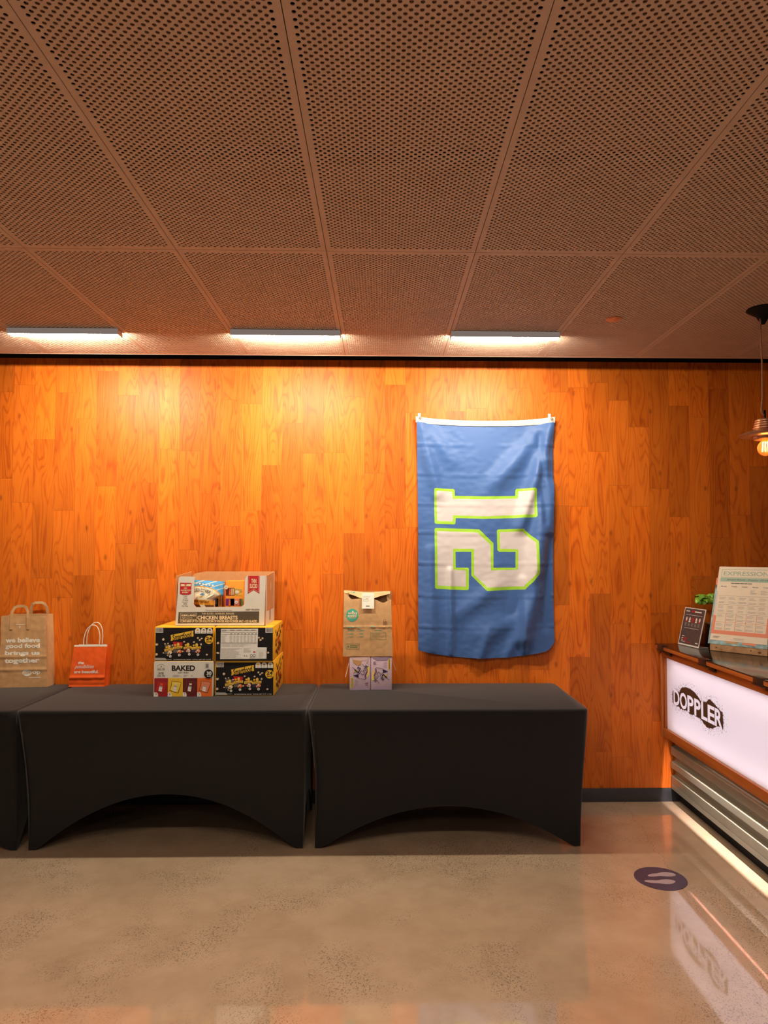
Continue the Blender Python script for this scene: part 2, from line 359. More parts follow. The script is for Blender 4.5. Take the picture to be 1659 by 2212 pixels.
class Fr:
    """A printable surface: fn(u, v, lift) gives the point, u and v in metres."""
    def __init__(s, mb, fn): s.mb = mb; s.fn = fn; s.step = 0.0004; s.curved = False
    def put(s, vs, fs, m, lay): s.mb.add([s.fn(x, y, s.step*lay) for x, y in vs], fs, m)
    def rect(s, x0, y0, x1, y1, m, lay=1):
        if s.curved:      # follow a wrinkled sheet in short steps
            nx = max(1, math.ceil(abs(x1-x0)/.008)); ny = max(1, math.ceil(abs(y1-y0)/.008))
            return s.put([(x0+(x1-x0)*i/nx, y0+(y1-y0)*j/ny) for j in range(ny+1) for i in range(nx+1)], [(j*(nx+1)+i, j*(nx+1)+i+1, (j+1)*(nx+1)+i+1, (j+1)*(nx+1)+i) for j in range(ny) for i in range(nx)], m, lay)
        s.put([(x0, y0), (x1, y0), (x1, y1), (x0, y1)], [(0, 1, 2, 3)], m, lay)
    def poly(s, pts, m, lay=1):
        fs = tessellate_polygon([[Vector((x, y, 0)) for x, y in pts]]); out = []
        for f in fs:
            a, b, c = (pts[i] for i in f)
            out.append(tuple(f) if (b[0]-a[0])*(c[1]-a[1])-(b[1]-a[1])*(c[0]-a[0]) > 0 else tuple(f)[::-1])
        s.put(pts, out, m, lay)
    def circ(s, cx, cy, r, m, lay=1, n=24, ry=None):
        if s.curved and r > .009:
            k = 6; q = ry or r
            vs = [(cx, cy)] + [(cx + r*j/k*math.cos(2*PI*i/n), cy + q*j/k*math.sin(2*PI*i/n)) for j in range(1, k+1) for i in range(n)]
            fs = [(0, 1+i, 1+(i+1) % n) for i in range(n)] + [(1+(j-1)*n+i, 1+j*n+i, 1+j*n+(i+1) % n, 1+(j-1)*n+(i+1) % n) for j in range(1, k) for i in range(n)]
            return s.put(vs, fs, m, lay)
        s.poly([(cx + r*math.cos(2*PI*i/n), cy + (ry or r)*math.sin(2*PI*i/n)) for i in range(n)], m, lay)
    def line(s, x0, y0, x1, y1, w, m, lay=1):
        dx, dy = x1-x0, y1-y0; L = math.hypot(dx, dy) or 1e-9; nx, ny = -dy/L*w/2, dx/L*w/2
        s.put([(x0-nx, y0-ny), (x1-nx, y1-ny), (x1+nx, y1+ny), (x0+nx, y0+ny)], [(0, 1, 2, 3)], m, lay)
    def frame(s, x0, y0, x1, y1, w, m, lay=1):
        s.rect(x0, y0, x1, y0+w, m, lay); s.rect(x0, y1-w, x1, y1, m, lay); s.rect(x0, y0+w, x0+w, y1-w, m, lay); s.rect(x1-w, y0+w, x1, y1-w, m, lay)
    def text(s, t, x0, y0, x1, y1, m, lay=2, bold=0.0, shear=0.0, rot=0.0):
        """text stretched into the box; rot turns it about the box centre after fitting (degrees)."""
        vs, fs, (a, b, c, d) = text_tris(t, bold, shear)
        w, h = x1-x0, y1-y0; cx, cy = (x0+x1)/2, (y0+y1)/2; ca, sa = math.cos(math.radians(rot)), math.sin(math.radians(rot))
        out = []
        for x, y in vs:
            p = ((x-a)/(c-a)-.5)*w; q = ((y-b)/(d-b)-.5)*h
            out.append((cx + p*ca - q*sa, cy + p*sa + q*ca))
        s.put(out, fs, m, lay)
    def micro(s, x0, y0, x1, y1, rows, m, lay=2, fill=0.55, seed=1):
        """unreadably small print: thin broken lines."""
        r = random.Random(seed); h = (y1-y0)/rows
        for i in range(rows):
            y = y1 - (i+1)*h; x = x0
            e = x0 + (x1-x0)*r.uniform(0.6, 1.0)
            while x < e:
                L = min(r.uniform(0.10, 0.3)*(x1-x0), e-x); s.rect(x, y+h*(1-fill)/2, x+L*0.92, y+h*(1+fill)/2, m, lay); x += L
def front(mb, x0, y, z0): return Fr(mb, lambda u, v, l: (x0+u, y-l, z0+v))

def tag(o, label, cat, group=None):
    o['label'] = label; o['category'] = cat
    if group: o['group'] = group
    return o
def thing(name, label, cat, loc, rz=0.0, group=None):
    e = bpy.data.objects.new(name, None); e.location = loc; e.rotation_euler = (0, 0, rz); e.empty_display_size = 0.05; COL.objects.link(e)
    return tag(e, label, cat, group)
def struct(o): o['kind'] = 'structure'; return o
def dup(root, loc, label, group=None):
    r = root.copy(); COL.objects.link(r); r.location = loc; r['label'] = label
    if group: r['group'] = group
    for ch in list(root.children):
        c = ch.copy(); COL.objects.link(c); c.parent = r
        for g in ch.children:
            d = g.copy(); COL.objects.link(d); d.parent = c
    return r

# ------------------------------------------------------------------ room shell
DW = 4.70; ZC = 2.884; XS = -0.2271; SP = 0.61; YE = 4.352; PL = 1.527
struct(MB().box((-5.0, -4.0, -0.1), (4.5, DW+0.1, 0.0), M_FLOOR).build('floor', smooth=0))
struct(MB().box((-5.0, DW, 0.0), (4.5, DW+0.1, 2.951), M_WALL).build('wall_back', smooth=0))
struct(MB().box((-5.0, DW-0.002, 2.951), (4.5, DW+0.1, 3.3), M_DARK).build('trim_1', smooth=0))
struct(MB().box((-5.1, -4.0, 0.0), (-5.0, DW, 3.3), M_PLASTER).build('wall_left', smooth=0))
struct(MB().box((4.5, -4.0, 0.0), (4.6, DW, 3.3), M_PLASTER).build('wall_right', smooth=0))
struct(MB().box((-5.0, DW-0.010, 0.0), (1.99, DW, 0.089), M_RUBBER, 0.003).build('baseboard_back'))

ceil = struct(MB().box((-5.0, -4.0, 3.3), (4.5, DW, 3.4), M_DARK).build('ceiling', smooth=0))
def perforated_mesh():
    b = MB(); wx, wy = SP-0.0025, PL-0.0025; cw, ch, R, th = 0.0127, 0.0236, 0.0057, 0.0025
    nc = int((wx-0.030)/cw); nr = int((wy-0.036)/ch)
    x0 = (wx-nc*cw)/2; y0 = (wy-nr*ch)/2
    oct_ = [(R*math.cos(PI*(q/4)), R*math.sin(PI*(q/4))) for q in range(8)]
    V = []; F = []
    def cell(cx, cy):
        n = len(V); a, c = cw/2, ch/2
        for ox, oy in ((a, 0), (a, c), (0, c), (-a, c), (-a, 0), (-a, -c), (0, -c), (a, -c)): V.append((cx+ox, cy+oy, 0))
        for ox, oy in oct_: V.append((cx+ox, cy+oy, 0))
        for ox, oy in oct_: V.append((cx+ox, cy+oy, th))
        for q in range(8):
            r = (q+1) % 8
            F.append((n+q, n+8+q, n+8+r, n+r)); F.append((n+8+q, n+16+q, n+16+r, n+8+r))
    for i in range(nc):
        sh = 0.0 if i % 2 else ch/2
        for j in range(nr - (0 if i % 2 else 1)): cell(x0+(i+.5)*cw, y0+(j+.5)*ch+sh)
        if not i % 2:
            for ya, yb in ((y0, y0+ch/2), (y0+nr*ch-ch/2, y0+nr*ch)):
                n = len(V); V.extend([(x0+i*cw, ya, 0), (x0+i*cw, yb, 0), (x0+(i+1)*cw, yb, 0), (x0+(i+1)*cw, ya, 0)]); F.append((n, n+1, n+2, n+3))
    b.add(V, F, M_PERF)
    xe, ye = wx-x0, wy-y0
    for p, q, r, t in ((0, 0, wx, y0), (0, ye, wx, wy), (0, y0, x0, ye), (xe, y0, wx, ye)):
        b.add([(p, q, 0), (p, t, 0), (r, t, 0), (r, q, 0)], [(0, 1, 2, 3)], M_PERF)
    # turned-up rims
    for p, q in (((0, 0), (wx, 0)), ((wx, 0), (wx, wy)), ((wx, wy), (0, wy)), ((0, wy), (0, 0))):
        b.add([(*p, 0), (*q, 0), (*q, 0.02), (*p, 0.02)], [(0, 1, 2, 3)], M_PERF)
    return b
pan0 = perforated_mesh().build('ceiling_panel', smooth=0)
bk = MB(); zb = 0.0055
for q0, q1 in ((0.03, 0.80), (0.885, PL-0.03)): bk.box((0.034, q0, zb), (SP-0.036, q1, zb+0.02), M_FELT)
back0 = bk.build('acoustic_backing', smooth=0)
first = True
for row in range(-2, 1):
    for k in range(-6, 6):
        if first: p, q = pan0, back0; first = False
        else:
            p = pan0.copy(); q = back0.copy(); COL.objects.link(p); COL.objects.link(q)
        p.location = (XS+k*SP+0.00125, YE-PL+row*PL+0.00125, ZC); p.parent = ceil
        q.location = (0, 0, 0) if q.parent == p else (0, 0, 0); q.parent = p
struct(MB().box((-5.0, YE, ZC-0.001), (4.5, YE+0.006, ZC+0.028), M_PERF, 0.001).build('trim_2'))
MBr = MB().box((-5.0, -4.0, ZC+0.004), (4.5, YE-3*PL, ZC+0.02), M_PERF)
struct(MBr.build('trim_3', smooth=0))
struct(MB().box((XS+6*SP, YE-3*PL, ZC+0.004), (4.5, YE, ZC+0.02), M_PERF).build('trim_4', smooth=0))
struct(MB().box((-5.0, YE-3*PL, ZC+0.004), (XS-6*SP, YE, ZC+0.02), M_PERF).build('trim_5', smooth=0))

# ------------------------------------------------------------------ wall-washer fixtures
def fixture(x, label):
    y0, y1, zb, L = 3.838, 3.893, ZC-0.034, 0.606
    t = thing('linear_light', label, 'ceiling light', (x, y0, ZC), 0, 'linear lights along the wood wall')
    b = MB()
    b.box((0, 0.001, -0.034), (L, 0.006, 0.0), M_ALU, 0.0005); b.box((0, 0.006, -0.006), (L, y1-y0+0.030, 0.0), M_ALU)
    b.build('housing', t)
    MB().box((0.0, 0.0, -0.033), (L, 0.0008, -0.003), M_FACEGLOW).build('face_glow', t)  # weak emission added over the grey housing front to brighten it
    for xx in (0.0, L-0.004):
        MB().box((xx, 0.006, -0.034), (xx+0.004, y1-y0+0.014, -0.004), M_ALU).build('end_cap', t)
    d = MB(); w_ = y1-y0
    d.add([(0.004, 0.0065, -0.0335), (L-0.004, 0.0065, -0.0335), (L-0.004, w_, -0.0335), (0.004, w_, -0.0335)], [(0, 3, 2, 1)], M_LED)
    d.add([(0.03, w_, -0.0335), (L-0.03, w_, -0.0335), (L-0.03, w_, -0.009), (0.03, w_, -0.009)], [(0, 3, 2, 1)], M_LEDW)
    d.build('diffuser', t, smooth=0)
    return t
fixture(XS-3*SP+0.002, 'slim glowing linear ceiling light above the paper bags, leftmost of three')
fixture(XS-1*SP+0.002, 'slim glowing linear ceiling light above the stacked snack cartons, middle of three')
fixture(XS+1*SP+0.002, 'slim glowing linear ceiling light above the blue flag, rightmost of three')
tag(MB().lathe([(0.0, -0.008), (0.036, -0.007), (0.041, -0.004), (0.041, 0.0)], (1.221, 3.622, ZC), M_DISC, 32).build('ceiling_disc'), 'small round copper cover disc flush on the perforated ceiling', 'ceiling disc')

# ------------------------------------------------------------------ spandex covered tables
def smooth01(t): t = max(0.0, min(1.0, t)); return t*t*(3-2*t)
def table_cover(w, d, h, apex_front, name, parent, seed):
    r = 0.035; rnd = random.Random(seed)
    pts = []   # outline of the top, with side index and position along the side
    nside = 44; ncor = 5
    sides = [((0, 0), (w, 0)), ((w, 0), (w, d)), ((w, d), (0, d)), ((0, d), (0, 0))]
    cor = [((w-r, r), -90), ((w-r, d-r), 0), ((r, d-r), 90), ((r, r), 180)]
    for si, (a, b) in enumerate(sides):
        A = Vector(a); B = Vector(b); L = (B-A).length; dr = (B-A)/L
        for i in range(nside):
            t = i/(nside-1); p = A + dr*(r + (L-2*r)*t); pts.append((p.x, p.y, si, t))
        c, a0 = cor[si]
        for i in range(1, ncor):
            an = math.radians(a0 + 90*i/ncor); pts.append((c[0]+r*math.cos(an), c[1]+r*math.sin(an), si, 1.0))
    feet = [(0.035, 0.105), (w-0.025, 0.105), (w-0.03, d-0.08), (0.035, d-0.08)]
    N = len(pts); b = MB()
    apex = [apex_front, 0.22, 0.07, 0.22]
    def bottom(x, y, si, t):
        f0 = Vector(feet[si]); f1 = Vector(feet[(si+1) % 4])
        p = f0.lerp(f1, t)
        if t >= 1.0:   # corner run: round the foot
            k = 0.014; dx = x-w/2; dy = y-d/2
            p = f1 + Vector((k*(1 if dx > 0 else -1), k*(1 if dy > 0 else -1)))*0.0
        e = 0.03; q = (t-e)/(1-2*e)
        z = 0.0 if q <= 0 or q >= 1 else apex[si]*(1-(2*q-1)**2)
        return p.x, p.y, z + 0.004
    nv = 22
    def ring(j):
        out = []
        for (x, y, si, t) in pts:
            if j == 0: c = 0.010; q = (x + (c if x < r*1.01 else -c if x > w-r*1.01 else 0), y + (c if y < r*1.01 else -c if y > d-r*1.01 else 0), h); out.append(q); continue
            if j == 1: q = (x + (0.003 if x < r else -0.003 if x > w-r else 0), y + (0.003 if y < r else -0.003 if y > d-r else 0), h-0.003); out.append(q); continue
            if j == 2: out.append((x, y, h-0.009)); continue
            v = (j-2)/nv
            bx, by, bz = bottom(x, y, si, t)
            k = smooth01(v*1.1) * 0.35 + v*0.65
            px, py, pz = x+(bx-x)*k, y+(by-y)*k, (h-0.009)+(bz-(h-0.009))*v
            # fabric stretched from edge to foot pulls in between
            inn = 0.034*math.sin(PI*v)*(0.35 if si in (0, 2) else 1.0)
            cor_ = (2*t-1)**6
            if si == 0: py += 0.012*math.sin(PI*v)*cor_
            if si == 1: px -= inn*(0.3+0.7*cor_)*1.0
            if si == 3: px += inn*(0.3+0.7*cor_)*0.6
            px += 0.0015*noise.noise(Vector((px*9+seed, py*9, pz*3)))
            out.append((px, py, pz))
        return out
    rings = [ring(j) for j in range(nv+3)]
    V = [p for rg in rings for p in rg]; F = []
    for j in range(len(rings)-1):
        for i in range(N):
            k = (i+1) % N; F.append((j*N+k, j*N+i, (j+1)*N+i, (j+1)*N+k))
    F.append(tuple(range(N)))
    b.add(V, F, M_CLOTH)
    return b.build(name, parent, 50)
def table(x, w, apex, label, seed, skew=0.0):
    y = 3.887; d = 0.79; h = 0.79; d = 4.665-y
    t = thing('folding_table', label, 'table', (x, y, 0), 0, 'tables under black stretch covers')
    table_cover(w, d, h, apex, 'stretch_cover', t, seed)
    MB().box((0.03, 0.03, h-0.055), (w-0.03, d-0.03, h-0.012), M_DGREY, 0.004).build('table_top', t)
    for fx, fy in ((0.055, 0.13), (w-0.05, 0.13), (w-0.055, d-0.10), (0.055, d-0.10)):
        MB().tube([(fx, fy, 0.004), (fx, fy, h-0.05)], 0.011, M_DGREY, 10).build('leg', t)
    return t
table(-3.57, 1.578, 0.28, 'table under black stretch cover at the left, mostly cut off', 1)
table(-1.986, 1.576, 0.300, 'table under black stretch cover holding the carton stack and orange bag', 2)
table(-0.402, 1.551, 0.225, 'table under black stretch cover holding the lilac drink cartons, below the flag', 3)

# ------------------------------------------------------------------ snack cartons
BW, BH, BD = 0.350, 0.2048, 0.405; BS = BH + 0.0022
ZT = 0.7905
def carton(b, w, h, d, mfront, mbody, edge=0.003):
    b.box((0, 0, 0), (w, d, h), mbody, 0.0025)
    f = front(b, 0, -0.0002, 0)
    f.rect(edge*1.6, edge, w-edge*0.6, h-edge*1.4, mfront, 1)
    return f
def top_flaps(t, w, h, d, m):
    for y0, y1 in ((0.001, d/2-0.0008), (d/2+0.0008, d-0.001)): MB().box((0.001, y0, h+0.0001), (w-0.001, y1, h+0.0017), m, 0.0006).build('top_flap', t)
def kernel(f, x, y, r, seed, m=None, lay=3):
    R = random.Random(seed); a0 = R.uniform(0, 6)
    f.poly([(x + r*(0.75+0.45*R.random())*math.cos(a0+2*PI*i/9), y + r*(0.65+0.45*R.random())*math.sin(a0+2*PI*i/9)) for i in range(9)], m or M_KERN, lay)
    f.circ(x-r*.2, y+r*.2, r*.45, M_CREAM, lay+1, 8)
def barcode(f, x0, y0, x1, y1, seed, lay=3):
    f.rect(x0, y0, x1, y1, M_LGREY, lay); R = random.Random(seed); x = x0+(x1-x0)*.1
    while x < x1-(x1-x0)*.12:
        wd = R.uniform(.02, .06)*(x1-x0); f.rect(x, y0+(y1-y0)*.12, x+wd, y1-(y1-y0)*.1, M_DGREY, lay+1); x += wd*R.uniform(1.5, 2.4)
def side_art(b, w, h, d, seed):
    f = Fr(b, lambda u, v, l: (w+l+0.0002, u, v)); R = random.Random(seed)
    for row, (v0, m, n) in enumerate(((0.80, M_BROWN, 6), (0.62, M_BROWN, 7), (0.45, M_RED, 4), (0.36, M_BROWN, 8), (0.2, M_MAROON, 8))):
        for i in range(n):
            u = (0.22+0.55*(i+R.random()*.6)/n)*d; v = v0*h+R.uniform(-.02, .02)
            f.poly([(u, v-.012), (u+.02+R.random()*.012, v-.008), (u+.024, v+.004), (u+.010+R.random()*.01, v+.016), (u-.004, v+.006)], m, 2)
    f.rect(0.02*d, 0.08*h, 0.03*d, 0.9*h, M_GOLD, 1); f.rect(.86*d, .8*h, .97*d, .90*h, M_BROWN, 2)
def smartfood_front(f):
    U = lambda x: (x-135)/1435*BW; V = lambda y: (945-y)/840*BH
    barcode(f, U(162), V(240), U(343), V(117), 5)
    f.poly([(U(x), V(y)) for x, y in ((522, 300), (1085, 184), (1078, 255), (1090, 330), (528, 445), (540, 375))], M_YINK, 2)
    f.text('Smartfood', U(565), V(395), U(1050), V(245), M_BLACK, 3, 0.015, 0.3, 11.5)
    for i, x in enumerate((1120, 1268, 1418)):
        f.poly([(U(x), V(262)), (U(x+136), V(262)), (U(x+136), V(185))] + [(U(x+68+68*math.cos(a)), V(190-64*math.sin(a))) for a in [PI*q/10 for q in range(0, 11)]] + [(U(x), V(185))], M_WHITE, 2)
        f.circ(U(x+68), V(172), 0.0065, M_YINK if i == 0 else M_DGREY, 3, 12)
        if i: f.line(U(x+45), V(200), U(x+95), V(150), 0.002, M_YINK, 4)
        f.rect(U(x+28), V(238), U(x+108), V(228), M_GREY, 3)
    f.circ(U(1466), V(415), 0.0252, M_YINK, 2, 32)
    f.text('24', U(1395), V(425), U(1543), V(342), M_BLACK, 3, 0.03); f.text('BAGS', U(1408), V(480), U(1532), V(445), M_BLACK, 3, 0.03)
    for i, (x, y, r) in enumerate(((350, 405, 34), (188, 530, 34), (188, 770, 34), (1195, 368, 26), (1285, 385, 26), (1240, 420, 26), (1420, 780, 26), (390, 515, 22), (465, 503, 22), (860, 462, 24), (1100, 474, 26), (825, 700, 22), (460, 795, 22), (355, 735, 20), (575, 545, 20), (1275, 528, 26))):
        kernel(f, U(x), V(y), r/1435*BW, i)
    for i, (x0, x1, y0, y1, mt, mb_, mk) in enumerate(((378, 588, 525, 830, M_DGREY, M_BLACK, M_CREAM), (585, 822, 458, 800, M_RED, M_BLACK, M_ORG), (845, 1045, 470, 780, M_BLACK, M_MAROON, M_PINK), (1040, 1275, 480, 790, M_BLACK, M_PURPD, M_CORAL))):
        yb = y0 + (y1-y0)*0.33
        f.poly([(U(x0), V(y0)), (U(x0+15), V(yb)), (U(x1-15), V(yb)), (U(x1), V(y0+20))], mt, 3)
        f.poly([(U(x0+10), V(yb)), (U(x0+5), V(y1)), (U(x1-5), V(y1)), (U(x1-10), V(yb))], M_BLACK, 3)
        f.rect(U(x0+12), V(y1-70), U(x1-70), V(y1-150), mb_ if mb_ is not M_BLACK else M_DGREY, 4)
        f.circ(U(x0+55), V(yb-30), 0.006, M_YINK, 5, 12); f.circ(U((x0+x1)/2+10), V(yb-40), 0.0085, M_GOLD, 5, 12, 0.011); f.circ(U((x0+x1)/2+14), V(yb-50), 0.004, M_CREAM, 6, 8)
        f.poly([(U(x0), V(yb+15)), (U(x1), V(yb-8)), (U(x1-4), V(yb+52)), (U(x0+5), V(yb+78))], M_YINK, 6)
        f.text('Smartfood', U(x0+25), V(yb+60), U(x1-25), V(yb+12), M_DGREY, 7, 0.0, 0.3, 5)
        kernel(f, U(x1-70), V(y1-105), 0.0125, 40+i, mk, 7); kernel(f, U(x1-105), V(y1-85), 0.008, 50+i, mk, 7)
        f.circ(U((x0+x1)/2+45), V(y1-12), 0.0075, M_WHITE, 8, 16); f.circ(U((x0+x1)/2+45), V(y1-12), 0.003, M_DGREY, 9, 8, 0.0042)
    f.poly([(U(150), V(915)), (U(440), V(915)), (U(430), V(888)), (U(390), V(860)), (U(150), V(855))], M_GREY, 3); f.rect(U(440), V(900), U(560), V(892), M_LGREY, 3)
    f.text('24 INDIVIDUAL BAGS  TOTAL NET WT 14 OZ', U(605), V(912), U(1525), V(888), M_LGREY, 3, 0.02)
sf = thing('snack_carton', 'black and yellow popcorn carton at bottom right of the carton stack', 'carton', (-0.996, 4.268, ZT), 0, 'popcorn cartons in the stack')
b = MB(); f = carton(b, BW, BH, BD, M_BOXBLK, M_YEL); side_art(b, BW, BH, BD, 3); smartfood_front(front(b, 0, -0.0006, 0)); b.build('carton_body', sf); top_flaps(sf, BW, BH, BD, M_YEL)
dup(sf, (-1.360, 4.266, ZT+BS), 'black and yellow popcorn carton stacked on the white carton, left in upper row')

nf = thing('snack_carton', 'black and yellow carton showing its white nutrition table, right in upper row', 'carton', (-1.000, 4.262, ZT+BS), 0, 'popcorn cartons in the stack')
b = MB(); carton(b, BW, BH, BD, M_BOXBLK, M_YEL); side_art(b, BW, BH, BD, 3)
f = front(b, 0, -0.0006, 0)
U = lambda x: (x-60)/1290*BW; V = lambda y: (965-y)/765*BH
f.poly([(U(195), V(238)), (U(1015), V(234)), (U(1008), V(652)), (U(1210), V(654)), (U(1205), V(908)), (U(185), V(912))][::-1], M_WHITE, 1)
for i, y in enumerate((270, 310, 352)): f.rect(U(205), V(y+8), U(1000), V(y+3), M_DGREY, 2)
f.micro(U(210), V(300), U(370), V(250), 2, M_GREY, 2, .4, 3)
for c in range(4):
    x = 395+c*155; f.rect(U(x), V(268), U(x+100), V(256), M_GREY, 2); f.rect(U(x+5), V(355), U(x+50), V(342), M_DGREY, 2); f.rect(U(x+95), V(355), U(x+125), V(342), M_DGREY, 2)
    f.micro(U(x-10), V(540), U(x+60), V(375), 9, M_GREY, 2, .28, c); f.micro(U(x+75), V(540), U(x+130), V(375), 9, M_GREY, 2, .28, c+9)
f.micro(U(210), V(540), U(330), V(375), 9, M_GREY, 2, .28, 20); f.rect(U(200), V(557), U(1000), V(548), M_DGREY, 2); f.micro(U(210), V(640), U(990), V(565), 5, M_GREY, 2, .25, 22)
f.micro(U(200), V(900), U(680), V(665), 12, M_GREY, 2, .28, 23); f.micro(U(700), V(770), U(870), V(665), 5, M_GREY, 2, .28, 24); f.circ(U(935), V(755), 0.008, M_RED, 2, 16, 0.004)
f.frame(U(985), V(900), U(1195), V(715), 0.0008, M_GREY, 2); f.micro(U(1030), V(880), U(1160), V(740), 7, M_GREY, 2, .25, 25)
for x in (870, 935): f.circ(U(x), V(835), 0.0085, M_DGREY, 2, 16); f.circ(U(x), V(835), 0.0055, M_WHITE, 3, 16)
f.rect(U(835), V(892), U(965), V(882), M_DGREY, 2); f.rect(U(705), V(855), U(735), V(825), M_GREY, 2); f.circ(U(770), V(842), 0.004, M_GREY, 2, 10)
barcode(f, U(1178), V(325), U(1335), V(215), 8)
for i, (x, y, r) in enumerate(((135, 555, 32), (135, 775, 32), (1035, 435, 24), (1115, 450, 24), (1072, 488, 26), (1243, 768, 24))): kernel(f, U(x), V(y), r/1290*BW, 70+i)
b.build('carton_body', nf); top_flaps(nf, BW, BH, BD, M_YEL)

bk_ = thing('snack_carton', 'white chip carton with four coloured squares, bottom left of the stack', 'carton', (-1.3585, 4.256, ZT), 0, 'cartons in the stack')
b = MB(); carton(b, BW+0.001, BH, BD, M_BOXWHT, M_BOXWHT, 0.0)
f = front(b, 0, -0.0006, 0)
U = lambda x: (x-90)/1450*BW; V = lambda y: (1832-y)/860*BH
f.text('BAKED', U(528), V(1192), U(1105), V(1055), M_BLACK, 1, 0.035); f.text('NOT FRIED', U(680), V(1256), U(945), V(1220), M_DGREY, 1, 0.015)
f.text('50%', U(195), V(1280), U(340), V(1222), M_DGREY, 1, 0.02, 0.2); f.text('Less Fat', U(170), V(1325), U(365), V(1290), M_DGREY, 1, 0.02, 0.2); f.rect(U(155), V(1346), U(375), V(1340), M_GREY, 1)
f.text('made with', U(178), V(1132), U(355), V(1110), M_DGREY, 1); f.text('Olive Oil', U(170), V(1178), U(355), V(1140), M_DGREY, 1, 0.02)
for i in range(9):
    a0 = PI*(0.12+0.76*i/9); a1 = PI*(0.12+0.76*(i+1)/9)
    f.line(U(265+100*math.cos(a0)), V(1105-78*math.sin(a0)), U(265+100*math.cos(a1)), V(1105-78*math.sin(a1)), 0.0014, M_DGREY, 1)
f.line(U(275), V(1090), U(262), V(1065), 0.003, M_DGREY, 1); f.circ(U(270), V(1090), 0.003, M_DGREY, 1, 10)
f.micro(U(555), V(1345), U(775), V(1290), 3, M_GREY, 1, .4, 4); f.micro(U(820), V(1345), U(940), V(1285), 4, M_GREY, 1, .35, 5); f.micro(U(1000), V(1340), U(1060), V(1300), 3, M_GREY, 1, .4, 6)
f.frame(U(1345), V(1138), U(1525), V(995), 0.0008, M_GREY, 1); barcode(f, U(1360), V(1130), U(1450), V(1005), 9, 1)
for i, (x0, x1, m, mb_) in enumerate(((103, 440, M_CRIM, M_RED), (440, 808, M_GOLD, M_LYEL), (808, 1165, M_MAROON, M_MAROON), (1165, 1532, M_ORG, M_CORAL))):
    f.rect(U(x0), V(1830), U(x1), V(1370), m, 1)
    cx = (x0+x1)/2
    f.poly([(U(cx-90), V(1425)), (U(cx-60), V(1450)), (U(cx+60), V(1455)), (U(cx+150), V(1480)), (U(cx+120), V(1600)), (U(cx+75), V(1745)), (U(cx-20), V(1725)), (U(cx-145), V(1680)), (U(cx-105), V(1560))][::-1], M_BROWN, 2)
    f.poly([(U(cx-82), V(1435)), (U(cx-60), V(1460)), (U(cx+60), V(1465)), (U(cx+140), V(1490)), (U(cx+105), V(1600)), (U(cx+62), V(1730)), (U(cx-20), V(1712)), (U(cx-130), V(1672)), (U(cx-90), V(1560))][::-1], mb_, 3)
    f.poly([(U(cx-60), V(1690)), (U(cx-42), V(1585)), (U(cx+35), V(1605)), (U(cx+18), V(1710))], M_WHITE, 4); f.poly([(U(cx-40), V(1580)), (U(cx-36), V(1555)), (U(cx+45), V(1575)), (U(cx+38), V(1600))], M_GREY, 4)
    f.rect(U(cx-30), V(1650), U(cx-18), V(1640), M_DGREY, 5); f.rect(U(cx-4), V(1655), U(cx+10), V(1645), M_DGREY, 5)
    f.poly([(U(cx-25), V(1540)), (U(cx-18), V(1500)), (U(cx+45), V(1505)), (U(cx+40), V(1548))], (M_ORG, M_CREAM, M_CREAM, M_CORAL)[i], 4)
    f.poly([(U(x0), V(1830)), (U(x0+98), V(1830)), (U(x0+95), V(1765)), (U(x0+70), V(1728)), (U(x0), V(1728))], M_WHITE, 4)
    f.text('9975'[i], U(x0+30), V(1800), U(x0+68), V(1745), M_BROWN, 5)
f.circ(U(1440), V(1270), 0.0268, M_BLACK, 6, 32); f.text('30', U(1392), V(1298), U(1512), V(1205), M_WHITE, 7, 0.03); f.text('BAGS', U(1405), V(1338), U(1500), V(1312), M_WHITE, 7, 0.02)
b.build('carton_body', bk_); top_flaps(bk_, BW, BH, BD, M_BOXWHT)

# ------------------------------------------------------------------ open chicken carton on top
ZCH = ZT+2*BS+0.0005
ch = thing('display_carton', 'open white and brown frozen chicken carton with cut-out front on top of the stack', 'carton', (-1.2525, 4.315, ZCH), 0)
K = 0.002845/7.54
U = lambda x: (x-70)*K; V = lambda y: (912-y)*K
FP = [(70, 905), (1500, 905), (1520, 105), (1215, 105), (1185, 150), (1172, 570), (1130, 605), (400, 612), (362, 565), (366, 185), (378, 122), (150, 116), (118, 140)]
FP = [(U(x), max(0.0, V(y))) for x, y in FP]
def prism(mb, pts, y0, y1, m, med=None):
    n = len(pts); tr = tessellate_polygon([[Vector((x, z, 0)) for x, z in pts]])
    fs = []
    for t in tr:
        a_, b_, c_ = (pts[i] for i in t)
        fs.append(tuple(t) if (b_[0]-a_[0])*(c_[1]-a_[1])-(b_[1]-a_[1])*(c_[0]-a_[0]) > 0 else tuple(t)[::-1])
    mb.add([(x, y0, z) for x, z in pts], fs, m)
    mb.add([(x, y1, z) for x, z in pts], [f_[::-1] for f_ in fs], med or m)
    mb.add([(x, y0, z) for x, z in pts] + [(x, y1, z) for x, z in pts], [(i, (i+1) % n, n+(i+1) % n, n+i) for i in range(n)], med or m)
CWD = U(1505); CDP = 0.345; CHH = V(60)
b = MB(); prism(b, FP, 0.0, 0.005, M_CARTON, M_CORR); fpb = b
b = MB(); b.box((0.004, 0.005, 0), (CWD-0.004, CDP, 0.005), M_CORR); b.build('bottom', ch, 0)
b = MB()
prism(b, [(0.004, 0), (CWD+0.008, 0), (CWD+0.008, CHH), (0.10, CHH), (0.03, CHH-0.012), (0.004, CHH-0.03)], CDP-0.005, CDP, M_CORR); b.build('back_panel', ch, 0)
